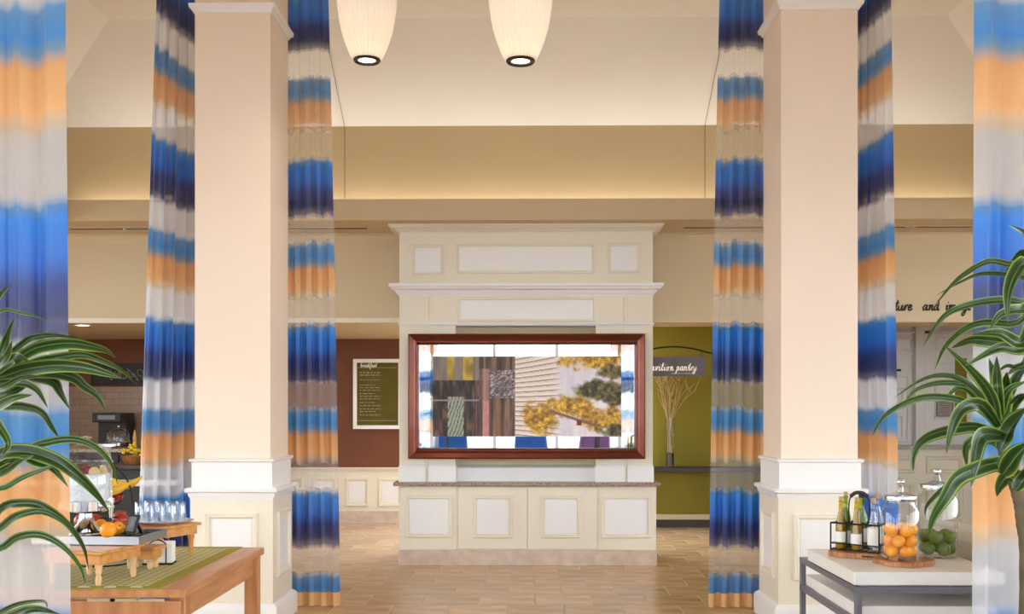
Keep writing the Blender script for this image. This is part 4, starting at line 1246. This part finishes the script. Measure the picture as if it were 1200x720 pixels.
# platter + tumblers
t = thing('platter', 'oval white china platter on the far pine riser', 'platter', (cc3.x, cc3.y, ztop3), 0)
k = B()
prof = [(.0005, 0), (.55, 0), (.62, .05), (.98, .14), (1.0, .16), (.97, .16), (.6, .07), (.0005, .05)]
k.loft([[(.145 * r * math.cos(2 * PI * j / 40), .105 * r * math.sin(2 * PI * j / 40), z * .1) for j in range(40)] for r, z in prof], False)
k.build('platter_body', M['china'], t, world=False)
spots = []
for row, (n, yy) in enumerate(((4, -.048), (5, 0.0), (4, .048))):
    for i in range(n): spots.append(((i - (n - 1) / 2) * .046, yy))
tumb = None
for i, (x, y) in enumerate(spots):
    loc = (cc3.x + x, cc3.y + y, ztop3 + .006)
    if tumb is None:
        tumb = thing('tumbler', 'clear upturned glass tumbler on the white platter', 'glass', loc, 0, 'tumblers on the platter')
        B().lathe([(.0215, 0), (.0205, .04), (.0175, .084), (.016, .088), (.0005, .088)], seg=16).build('glass_wall', M['tumbler'], tumb, world=False)
        B().lathe([(.0195, .004), (.0185, .04), (.0155, .076), (.0005, .077)], seg=16).build('inner_wall', M['tumbler'], tumb, world=False)
    else:
        dup(tumb, loc, i * .7)

# tiered wire fruit stand behind the dispenser
fc = P(122, 600, 4.24)
fcx, fcy = fc.x, fc.y
t = thing('fruit_stand', 'black wire two tier fruit stand behind the drink dispenser', 'fruit stand', (fcx, fcy, TZP + .0037))
def ring(r, z, rr=.0025): return [(r * math.cos(2 * PI * j / 24), r * math.sin(2 * PI * j / 24), z) for j in range(24)]
for nm, z, r in (('lower_basket', .16, .10), ('upper_basket', .25, .075)):
    k = B(); k.tube(ring(r, z + .04), .0028, 5, closed=True); k.tube(ring(r * .8, z), .0022, 5, closed=True)
    for j in range(12):
        a_ = 2 * PI * j / 12; k.tube([(r * math.cos(a_), r * math.sin(a_), z + .04), (r * .8 * math.cos(a_), r * .8 * math.sin(a_), z), (0, 0, z - .012)], .0016, 4)
    k.build(nm, M['black_metal'], t, world=False)
k = B(); k.tube(catmull([(.105, 0, 0), (.125, 0, .2), (.105, 0, .33), (.05, 0, .40), (0, 0, .415), (-.05, 0, .40), (-.105, 0, .33), (-.125, 0, .2), (-.105, 0, 0)], 5), .0038, 6); k.build('arched_handle', M['black_metal'], t, world=False)
k = B(); k.tube(ring(.106, .004), .0035, 6, closed=True); k.tube([(0, -.106, .004), (0, 0, .14), (0, .106, .004)], .003, 5); k.build('foot_ring', M['black_metal'], t, world=False)
zz = TZP + .0037
for i, (dx, dy, dz, r, what) in enumerate(((-.03, -.04, .285, .034, 'upper'), (.035, .03, .285, .032, 'upper'), (-.05, .03, .285, .03, 'upper'), (.08, -.03, .185, .033, 'lower'), (.0, -.085, .185, .033, 'lower'), (-.07, -.05, .185, .033, 'lower'), (.04, .07, .185, .032, 'lower'))):
    fruit('apple', 'red apple in the %s basket of the wire fruit stand' % what, 'apple', 'apples in the wire fruit stand', (fcx + dx, fcy + dy, zz + dz), r, M['apple'], 60 + i, .92)
def banana(lab, c, rot, L=.16):
    t = thing('banana', lab, 'banana', c, rot)
    pts = [V((L * (u - .5), 0, .035 * (2 * u - 1) ** 2)) for u in [i / 10 for i in range(11)]]
    rs = [.006, .012, .016, .018, .0185, .0185, .018, .0165, .014, .009, .004]
    B().tube(pts, rs, 8).build('skin', M['banana'], t, world=False)
    B().tube([pts[0], pts[0] + V((-.02, 0, .012))], [.006, .005], 6).build('stalk', M['cane'], t, world=False)
banana('ripe banana lying across the rim of the upper fruit basket', (fcx + .045, fcy - .055, zz + .305), .35)
banana('ripe banana behind the apples of the upper fruit basket', (fcx + .075, fcy + .02, zz + .325), -.2)

# ------------------------------------------------------------------ RIGHT CONSOLE TABLE
ZS = .76
sx0 = 1.284; sx1 = 1.87; sy0, sy1 = 4.02, 4.68
t = thing('console_table', 'grey metal console table with a thick white stone top', 'console table', ((sx0 + sx1) / 2, 4.4, 0))
B().box(sx0, sx1, sy0, sy1, .708, ZS).build('stone_top', M['stone'], t, bevel=.003)
fx0, fx1, fy0, fy1 = 1.284, 1.885, 4.0, 4.82
rw = .024
def rail(b, z):
    b.box(fx0, fx1, fy0, fy0 + rw, z - rw, z); b.box(fx0, fx1, fy1 - rw, fy1, z - rw, z)
    b.box(fx0, fx0 + rw, fy0 + rw, fy1 - rw, z - rw, z); b.box(fx1 - rw, fx1, fy0 + rw, fy1 - rw, z - rw, z)
k = B(); rail(k, .704); k.build('top_frame', M['grey_metal'], t, smooth=0)
k = B(); rail(k, .575); k.build('shelf_frame', M['grey_metal'], t, smooth=0)
for x in (fx0, fx1 - rw):
    for y in (fy0, fy1 - rw):
        B().box(x, x + rw, y, y + rw, 0, .68).build('leg', M['grey_metal'], t, bevel=.002)
B().box(fx0 + rw, fx1 - rw, fy0 + rw + .002, fy1 - rw, .576, .626).build('lower_shelf', M['stone'], t, bevel=.003)

# boards
bc = V((P(1008, 648, 4.46).x, 4.46, ZS))
brot = math.radians(-26)
t = thing('wooden_board', 'thick wooden board with cut corners under the bottle rack', 'board', bc, brot)
hw, hd, ct = .125, .10, .045
B().prism([(-hw + ct, -hd), (hw - ct, -hd), (hw, -hd + ct), (hw, hd - ct), (hw - ct, hd), (-hw + ct, hd), (-hw, hd - ct), (-hw, -hd + ct)], 0, .024).build('board_block', M['board'], t, world=False, bevel=.003)
B().box(.02, .09, -hd - .001, -hd + .002, .008, .017).build('hand_slot', M['dkwood'], t, world=False, smooth=0)
jc = V((P(1056, 656, 4.235).x, 4.235, ZS))
t = thing('serving_board', 'small wavy edged wooden board under the jar of orange fruit', 'board', jc + V((.012, 0, 0)))
pts = []
for j in range(36):
    a_ = 2 * PI * j / 36
    r = .118 + .008 * math.sin(3 * a_ + 1) + .005 * math.sin(7 * a_)
    pts.append((r * math.cos(a_) * 1.02, r * math.sin(a_) * .92))
B().prism(pts, 0, .02).build('board_slab', M['board'], t, world=False, bevel=.003)

# bottle rack
zr = ZS + .0245
rrot = math.radians(-38)
rc = bc + V((-.004, 0, .0245))
t = thing('bottle_rack', 'black iron bottle carrier with wooden handle on the thick board', 'bottle rack', rc, rrot)
RL, RDp = .105, .056
k = B()
for z in (.004, .03, .118):
    k.tube([(-RL, -RDp, z), (RL, -RDp, z), (RL, RDp, z), (-RL, RDp, z)], .0032 if z != .118 else .0042, 6, closed=True)
for x in (-RL / 3, RL / 3): k.tube([(x, -RDp, .118), (x, RDp, .118)], .0028, 5)
k.tube([(-RL, 0, .118), (RL, 0, .118)], .0028, 5)
k.build('rails', M['black_metal'], t, world=False)
for x in (-RL, -RL / 3, RL / 3, RL):
    for y in (-RDp, RDp):
        k = B(); k.tube([(x, y, 0), (x, y, .118)], .0035, 6); k.build('post', M['black_metal'], t, world=False)
k = B()
for i in range(7):
    x = -RL + 2 * RL * i / 6; k.tube([(x, -RDp, .003), (x, RDp, .003)], .002, 4)
k.build('floor_grid', M['black_metal'], t, world=False)
k = B(); k.tube(catmull([(-.045, 0, .118), (-.045, 0, .2), (-.036, 0, .232), (-.02, 0, .246)], 4), .0032, 6); k.tube(catmull([(.045, 0, .118), (.045, 0, .2), (.036, 0, .232), (.02, 0, .246)], 4), .0032, 6)
k.build('handle_wire', M['black_metal'], t, world=False)
k = B(); k.tube(catmull([(-.038, 0, .232), (-.02, 0, .247), (0, 0, .251), (.02, 0, .247), (.038, 0, .232)], 4), .0085, 10); k.build('wooden_grip', M['dkwood'], t, world=False)
# bottles
def bottle(lab, cell, prof, glass, cap, label_z, fill=None, cap_r=.0085):
    Rm = Matrix.Rotation(rrot, 3, 'Z')
    x = (-RL * 2 / 3, 0, RL * 2 / 3)[cell[0]]; y = (-RDp / 2, RDp / 2)[cell[1]]
    p = rc + Rm @ V((x, y, .0055))
    t = thing('bottle', lab, 'bottle', p, 0, 'bottles in the iron carrier')
    B().lathe(prof, seg=18).build('glass_body', glass, t, world=False)
    h = prof[-1][1]
    B().lathe([(cap_r, h - .004), (cap_r + .001, h + .018), (.0005, h + .019)], seg=12, cap0=True).build('stopper', cap, t, world=False)
    if label_z:
        B().lathe([(prof[2][0] + .0006, label_z[0]), (prof[2][0] + .0006, label_z[1])], seg=18).build('paper_label', M['paper'], t, world=False)
    if fill:
        B().lathe([(.0005, .004), (prof[2][0] - .003, .004), (prof[2][0] - .003, prof[3][1] * .95), (.006, prof[4][1]), (.0005, prof[4][1])], seg=14).build('oil', fill, t, world=False)
wine = [(.0005, 0), (.024, 0), (.025, .004), (.025, .135), (.011, .175), (.0095, .215), (.0105, .217), (.0105, .225)]
slim = [(.0005, 0), (.022, 0), (.023, .004), (.023, .10), (.0105, .16), (.009, .2), (.010, .202), (.010, .208)]
tri_ = [(.0005, 0), (.025, 0), (.0255, .004), (.0245, .09), (.012, .165), (.0095, .2), (.0105, .202), (.0105, .208)]
M['oil'] = mat('olive_oil', (176, 150, 30), .2, spec=.5)
M['goil'] = mat('green_oil', (146, 168, 36), .2)
bottle('corked green glass bottle with white paper label in the iron carrier', (0, 1), wine, M['green_glass'], M['cork'], (.02, .075), M['goil'])
bottle('slender olive oil bottle with cork in the iron carrier', (0, 0), slim, M['olive_glass'], M['cork'], (.03, .075), M['oil'])
bottle('conical golden oil bottle with pale label in the iron carrier', (1, 0), tri_, M['olive_glass'], M['cork'], (.025, .07), M['oil'])
bottle('green bottle with purple foil cap in the iron carrier', (1, 1), wine, M['green_glass'], mat('purple_foil', (60, 40, 96), .3, metal=.4), (.03, .09), M['goil'], .0125)
bottle('clear glass bottle with cork and white label in the iron carrier', (2, 0), slim, M['tumbler'], M['cork'], (.02, .1))
bottle('tall clear bottle with pale stopper in the iron carrier', (2, 1), wine, M['tumbler'], M['cork'], (.03, .11))

# jars
def jar(lab, loc, r, hb, ht, tilt=0):
    t = thing('glass_jar', lab, 'jar', loc)
    B().lathe([(.0005, .001), (r * .96, .001), (r, .006), (r, hb), (r * .93, hb + .012), (r * .78, hb + .03), (r * .76, hb + .042), (r * .8, hb + .046)], seg=40).build('glass_body', M['glass'], t, world=False)
    z = hb + .046
    lid = B().lathe([(r * .83, z), (r * .85, z + .004), (r * .85, z + .018), (r * .8, z + .021), (r * .5, z + .026), (r * .2, z + .036), (.013, z + .052), (.010, z + .062), (.0005, z + .062)], seg=36).build('lid', M['tumbler'], t, world=False)
    B().lathe([(r * .86, z + .001), (r * .87, z + .006), (r * .87, z + .016), (r * .86, z + .019)], seg=36).build('chrome_band', M['chrome'], lid, world=False)
    k = B(); k.sphere((0, 0, z + .062 + .014), (.017, .017, .015), 16, 10); k.build('knob', M['chrome'], lid, world=False)
    return t
JZ = ZS + .0205
jar('tall glass jar of orange citrus on the wavy wooden board', (jc.x - .004, jc.y, JZ), .074, .195, .3)
lc = V((P(1098, 654, 4.45).x, 4.45, ZS))
jar('broad glass jar of green limes beside the sofa', (lc.x, lc.y, ZS + .0005), .084, .245, .36)
def pack(c, R, r, layers, name, lab, group, mt, seed, elong):
    rr = random.Random(seed)
    q = R - r - .003
    for L in range(layers):
        for j in range(5):
            a_ = -1.4 + L * PI / 5 + 2 * PI * j / 5
            fruit(name, lab % ('bottom', 'middle', 'top')[L if L < layers - 1 else 2], name, group, (c[0] + q * math.cos(a_), c[1] + q * math.sin(a_), c[2] + .010 + r + L * 1.7 * r), r * rr.uniform(.96, 1.0), mt, seed * 10 + L * 5 + j, elong)
pack((jc.x - .004, jc.y, JZ), .0725, .0252, 3, 'orange', 'small orange fruit in the %s layer of the tall glass jar', 'orange fruit in the jar', M['orange'], 5, 1.06)
pack((lc.x, lc.y, ZS), .0825, .0288, 2, 'lime', 'green lime in the %s layer of the broad glass jar', 'limes in the jar', M['lime'], 6, 1.06)

# ------------------------------------------------------------------ SOFA
t = thing('sofa', 'taupe upholstered sofa with rounded back beyond the console table', 'sofa', (2.4, 4.2, 0))
def rbox(x0, x1, y0, y1, z0, z1, bev):
    return B().box(x0, x1, y0, y1, z0, z1), bev
so0, so1 = 2.9, 5.05
xs = 1.965
for nm, bb_, bev in (('back_frame', (xs, xs + .16, so0, so1, .1, .80), .03), ('top_roll', (xs - .012, xs + .17, so0, so1, .76, .85), .04), ('seat_base', (xs + .16, xs + .9, so0, so1, .1, .30), .02)):
    B().box(*bb_).build(nm, M['taupe'], t, bevel=bev)
for i in range(2):
    y = so0 + .16 + i * .92
    B().box(xs + .17, xs + .38, y, y + .9, .46, .93).build('back_cushion', M['taupe'], t, bevel=.06)
    B().box(xs + .30, xs + .9, y, y + .9, .31, .45).build('seat_cushion', M['taupe'], t, bevel=.04)
for y in (so0, so1 - .15):
    B().box(xs + .16, xs + .9, y, y + .15, .12, .64).build('armrest', M['taupe'], t, bevel=.04)
for x in (xs + .05, xs + .82):
    for y in (so0 + .06, so1 - .1):
        B().lathe([(.015, 0), (.025, .1)], c=(x, y, 0), seg=12, cap=True).build('leg', M['dkwood'], t)

# ------------------------------------------------------------------ PLANTS
CAMP = V((0, 0, EYE))
def leaf(t, pts, wpx, y0, y1, seed, fold=.22):
    rr = random.Random(seed)
    n = len(pts)
    bow = rr.uniform(-.06, .10)
    wp = [P(px, py, y0 + (y1 - y0) * (i / (n - 1)) - bow * math.sin(PI * i / (n - 1))) for i, (px, py) in enumerate(pts)]
    c = catmull(wp, max(4, 18 // (n - 1)))
    L = len(c)
    tilt0 = rr.uniform(-.5, .5); tw_ = rr.uniform(-.5, .5)
    wid = wpx * 2.25 / 1200
    vs, uvs = [], []
    prev = None
    for i, p in enumerate(c):
        s = i / (L - 1)
        tg = (c[min(i + 1, L - 1)] - c[max(i - 1, 0)]).normalized()
        view = (p - CAMP).normalized()
        sd = tg.cross(view).normalized()
        if prev is not None and sd.dot(prev) < 0: sd = -sd
        prev = sd.copy()
        sd = Matrix.Rotation(tilt0 + tw_ * s, 3, tg) @ sd
        nr_ = tg.cross(sd).normalized()
        prof = (math.sin(PI * min(1, max(0, s * .94 + .06)) ** .8) ** .75) * (1 - .25 * s) if s < .999 else 0.02
        prof = max(prof, .03)
        w_ = wid * .56 * prof / max(.75, math.cos(tilt0 + tw_ * s))
        for q in (-1, -.5, 0, .5, 1):
            vs.append(p + sd * (w_ * q) + nr_ * (abs(q) * w_ * fold * 1.6))
            uvs.append(((q + 1) / 2, s))
    fs = [(i * 5 + j, i * 5 + j + 1, (i + 1) * 5 + j + 1, (i + 1) * 5 + j) for i in range(L - 1) for j in range(4)]
    k = B(); k.add(vs, fs)
    o = k.build('leaf', M['leaf'], t, smooth=180, recalc=False)
    ul = o.data.uv_layers.new(name='UVMap')
    for lp in o.data.loops: ul.data[lp.index].uv = uvs[lp.vertex_index]
    return o
def plant(lab, base, canes, leaves, seed):
    t = thing('dracaena', lab, 'potted plant', (base[0], base[1], 0))
    B().lathe([(.0005, 0), (.13, 0), (.135, .02), (.175, .34), (.185, .345), (.185, .38), (.165, .38), (.16, .33), (.0005, .33)], seg=32).build('pot', M['pot'], t, world=False)
    B().lathe([(.0005, .352), (.162, .35)], seg=24).build('soil', M['soil'], t, world=False)
    for cp in canes:
        pts = catmull([V((base[0] + random.uniform(-.02, .02), base[1], .34))] + cp, 8)
        k = B(); k.tube(pts, [.017 - .006 * i / len(pts) + .0012 * (i % 2) for i in range(len(pts))], 10); k.build('cane', M['cane'], t)
    for i, (pts, w_, d0, d1) in enumerate(leaves): leaf(t, pts, w_, d0, d1, seed + i)
K1, K2, K3 = (-28, 452), (-30, 560), (-30, 640)
LL = [
 ([(-30, 400), (-10, 358), (13, 332)], 9, 2.25, 2.2), ([K1, (-5, 370), (30, 368), (56, 376)], 4.5, 2.3, 2.3), ([(-10, 440), (4, 408), (9, 393), (17, 373)], 10, 2.2, 2.15),
 ([K1, (25, 404), (46, 394.5), (69, 393.5), (98, 398)], 8, 2.3, 2.45), ([K1, (28, 415), (52, 405), (83, 402), (108, 406), (125, 411), (136, 420)], 14, 2.25, 2.3),
 ([K1, (37, 426), (62, 420), (94, 416), (117, 422), (142, 434), (160, 451)], 10, 2.3, 2.5), ([K1, (0, 442), (31, 432), (69, 428), (100, 431), (125, 438), (143, 444)], 17, 2.25, 2.15),
 ([K1, (40, 437), (83, 441), (100, 453), (115, 464), (125, 482)], 13, 2.25, 2.2), ([(20, 440), (60, 446), (71, 459), (82, 480)], 12, 2.25, 2.3), ([K1, (20, 448), (42, 456), (56, 478)], 10, 2.2, 2.1),
 ([K1, (0, 455), (25, 443), (52, 441)], 8, 2.2, 2.15), ([(-25, 490), (2, 474), (19, 466), (38, 463)], 11, 2.2, 2.1), ([K1, (0, 474), (25, 476), (48, 483), (62, 503), (68, 512)], 10, 2.2, 2.25),
 ([(-20, 440), (5, 432), (25, 425), (33, 410)], 14, 2.25, 2.35), ([(-20, 460), (10, 440), (22, 410), (26, 400)], 14, 2.3, 2.4), ([(-20, 470), (10, 462), (30, 450), (33, 436)], 10, 2.3, 2.4), ([(-20, 470), (0, 500), (10, 520), (3, 535)], 10, 2.2, 2.1), ([K1, (10, 425), (20, 418), (34, 424)], 12, 2.15, 2.1), ([K1, (-5, 430), (8, 418), (14, 400)], 12, 2.15, 2.1),
 ([K2, (0, 533), (33, 530), (67, 541), (93, 560), (113, 580), (128, 600)], 17, 2.2, 2.3), ([K2, (35, 526), (50, 520), (83, 515), (110, 523), (130, 543), (138, 568)], 10, 2.25, 2.4),
 ([K2, (0, 552), (20, 540), (40, 534)], 15, 2.2, 2.1), ([K2, (20, 531), (42, 540), (62, 549), (80, 571)], 15, 2.2, 2.2), ([K2, (0, 573), (27, 560), (56, 549), (64, 548)], 7, 2.15, 2.1),
 ([K3, (0, 597), (27, 590), (50, 594), (77, 613), (97, 640), (104, 668)], 10, 2.2, 2.3), ([K3, (0, 620), (20, 605), (50, 600), (77, 614), (88, 629)], 9, 2.2, 2.2),
 ([K3, (0, 643), (20, 630), (47, 627), (73, 640), (93, 663), (100, 684)], 9, 2.15, 2.2), ([(-30, 735), (0, 718), (23, 708), (51, 705), (56, 714)], 6, 2.15, 2.1), ([(-20, 735), (15, 722), (40, 714), (70, 720)], 11, 2.15, 2.1),
]
LL += [([(2 * K1[0] - x, y) for x, y in pts], w_, d0 + .05, d1 + .05) for pts, w_, d0, d1 in LL[:26:2] if max(p[0] for p in pts) > 45]
bl = P(-32, 500, 2.25)
plant('variegated dracaena plant by the curtain before the wooden buffet table', (bl.x, 2.25), [[P(-31, 640, 2.25), P(-30, 560, 2.25), P(-26, 470, 2.25)]], LL, 100)
R1, R2, R3 = (1170, 500), (1215, 350), (1190, 575)
RLv = [
 ([R1, (1162, 465), (1140, 435), (1106, 404)], 13, 2.25, 2.15), ([(1168, 495), (1163, 440), (1159, 420)], 8, 2.25, 2.25), ([(1172, 495), (1168, 450), (1168, 418)], 13, 2.25, 2.3), ([(1172, 500), (1176, 460), (1180, 436)], 19, 2.22, 2.15),
 ([R1, (1150, 465), (1127, 445), (1102, 440), (1077, 447), (1047, 467)], 7, 2.25, 2.4), ([R1, (1145, 460), (1125, 450), (1095, 450), (1070, 460), (1058, 480)], 8, 2.3, 2.45), ([R1, (1140, 475), (1107, 466), (1077, 467), (1047, 480), (1032, 493), (1022, 511)], 9, 2.25, 2.35),
 ([R1, (1150, 475), (1127, 480), (1115, 505), (1109, 532)], 15, 2.2, 2.1), ([R1, (1140, 462), (1122, 455), (1101, 476)], 9, 2.3, 2.4), ([(1178, 515), (1145, 500), (1107, 505), (1082, 515), (1070, 532), (1070, 553)], 14, 2.25, 2.3),
 ([(1176, 512), (1157, 509), (1147, 516), (1142, 542), (1138, 571)], 18, 2.2, 2.1), ([(1192, 555), (1172, 543), (1140, 551), (1120, 562), (1107, 583), (1093, 607), (1087, 631)], 18, 2.2, 2.1), ([(1150, 552), (1115, 567), (1100, 578), (1086, 593), (1084, 607)], 6, 2.25, 2.3),
 ([(1178, 520), (1150, 515), (1133, 525), (1133, 548)], 13, 2.28, 2.35), ([(1172, 527), (1185, 500), (1204, 478)], 20, 2.2, 2.1), ([(1175, 556), (1190, 535), (1207, 518)], 22, 2.15, 2.05), ([(1198, 572), (1182, 560), (1172, 570), (1168, 582)], 16, 2.2, 2.1),
 ([R1, (1180, 460), (1204, 446)], 10, 2.25, 2.2), ([R1, (1190, 447), (1204, 428)], 12, 2.3, 2.4), ([R1, (1182, 480), (1195, 465), (1208, 462)], 12, 2.25, 2.15), ([R3, (1184, 540), (1165, 520), (1150, 512)], 8, 2.3, 2.3), ([R3, (1200, 560), (1207, 545)], 16, 2.2, 2.15),
 ([R2, (1200, 315), (1180, 310), (1157, 307), (1130, 322), (1112, 338), (1094, 361)], 8, 2.25, 2.35), ([R2, (1200, 327), (1180, 322), (1150, 321), (1127, 330), (1096, 347)], 6, 2.3, 2.4), ([R2, (1202, 310), (1190, 322), (1182, 345), (1181, 378)], 16, 2.2, 2.1),
 ([R2, (1202, 298), (1187, 307), (1179, 319)], 10, 2.25, 2.3), ([(1225, 300), (1205, 276), (1181, 263)], 7, 2.2, 2.1), ([R2, (1200, 355), (1175, 352), (1142, 356), (1112, 367), (1095, 385), (1082, 406)], 9, 2.25, 2.3),
 ([R2, (1200, 362), (1185, 364), (1170, 371), (1159, 389)], 12, 2.2, 2.15), ([R2, (1192, 378), (1155, 378), (1130, 386), (1107, 407), (1096, 432)], 9, 2.25, 2.35), ([R2, (1200, 401), (1170, 391), (1139, 392)], 14, 2.2, 2.15),
 ([(1200, 405), (1160, 400), (1137, 399), (1115, 408)], 14, 2.3, 2.3), ([R2, (1202, 405), (1170, 408), (1131, 429)], 15, 2.18, 2.1), ([R2, (1202, 425), (1180, 429), (1168, 437)], 6, 2.3, 2.35), ([R2, (1205, 420), (1190, 432), (1180, 440)], 10, 2.3, 2.4),
]
RLv += [([(2 * 1216 - x, y) for x, y in pts], w_, d0 + .05, d1 + .05) for pts, w_, d0, d1 in RLv[22::1] if min(p[0] for p in pts) < 1160] + [([(2 * 1214 - x, y + 12) for x, y in pts], w_, d0 + .05, d1 + .08) for pts, w_, d0, d1 in RLv[4:14:2]]
br = P(1203, 600, 2.25)
plant('variegated dracaena plant by the curtain before the stone console table', (br.x, 2.25),
      [[P(1204, 690, 2.25), P(1199, 610, 2.25), P(1192, 575, 2.25), P(1176, 525, 2.25), P(1169, 495, 2.25)], [P(1220, 640, 2.28), P(1218, 480, 2.28), P(1214, 350, 2.28)]], RLv, 300)

# ------------------------------------------------------------------ LOUNGE CHAIRS by the entrance windows (mirrored in the picture border)
def lounge_chair(x, y, rot, lab, mt):
    t = thing('lounge_chair', lab, 'armchair', (x, y, 0), rot)
    B().box(-.33, .33, -.30, .32, .16, .34).build('seat_base', mt, t, world=False, bevel=.03)
    B().box(-.27, .27, -.32, .22, .34, .47).build('seat_cushion', mt, t, world=False, bevel=.04)
    B().plan([(-.33, .33, .20, .36, .16), (-.33, .33, .24, .40, .6), (-.30, .30, .28, .42, .92)]).build('backrest', mt, t, world=False, bevel=.04)
    for sx in (-1, 1):
        B().box(sx * .28, sx * .38, -.30, .34, .16, .62).build('armrest', mt, t, world=False, bevel=.03)
        for sy in (-.25, .28):
            B().lathe([(.012, 0), (.022, .165)], c=(sx * .28, sy, 0), seg=10, cap=True).build('leg', M['dkwood'], t, world=False)
M['blue_cloth'] = mat('blue_upholstery', (24, 96, 190), .8, col2=(18, 82, 170), nscale=30, sheen=.3)
M['plum_cloth'] = mat('plum_upholstery', (116, 70, 130), .8, col2=(100, 58, 114), nscale=30, sheen=.3)
lounge_chair(.2, -1.7, .3, 'blue lounge chair reflected in the mirrored picture border', M['blue_cloth'])
lounge_chair(1.15, -1.5, -.5, 'plum lounge chair reflected in the mirrored picture border', M['plum_cloth'])
lounge_chair(-1.5, -1.7, -.2, 'blue lounge chair beneath the entrance windows on the buffet side', M['blue_cloth'])
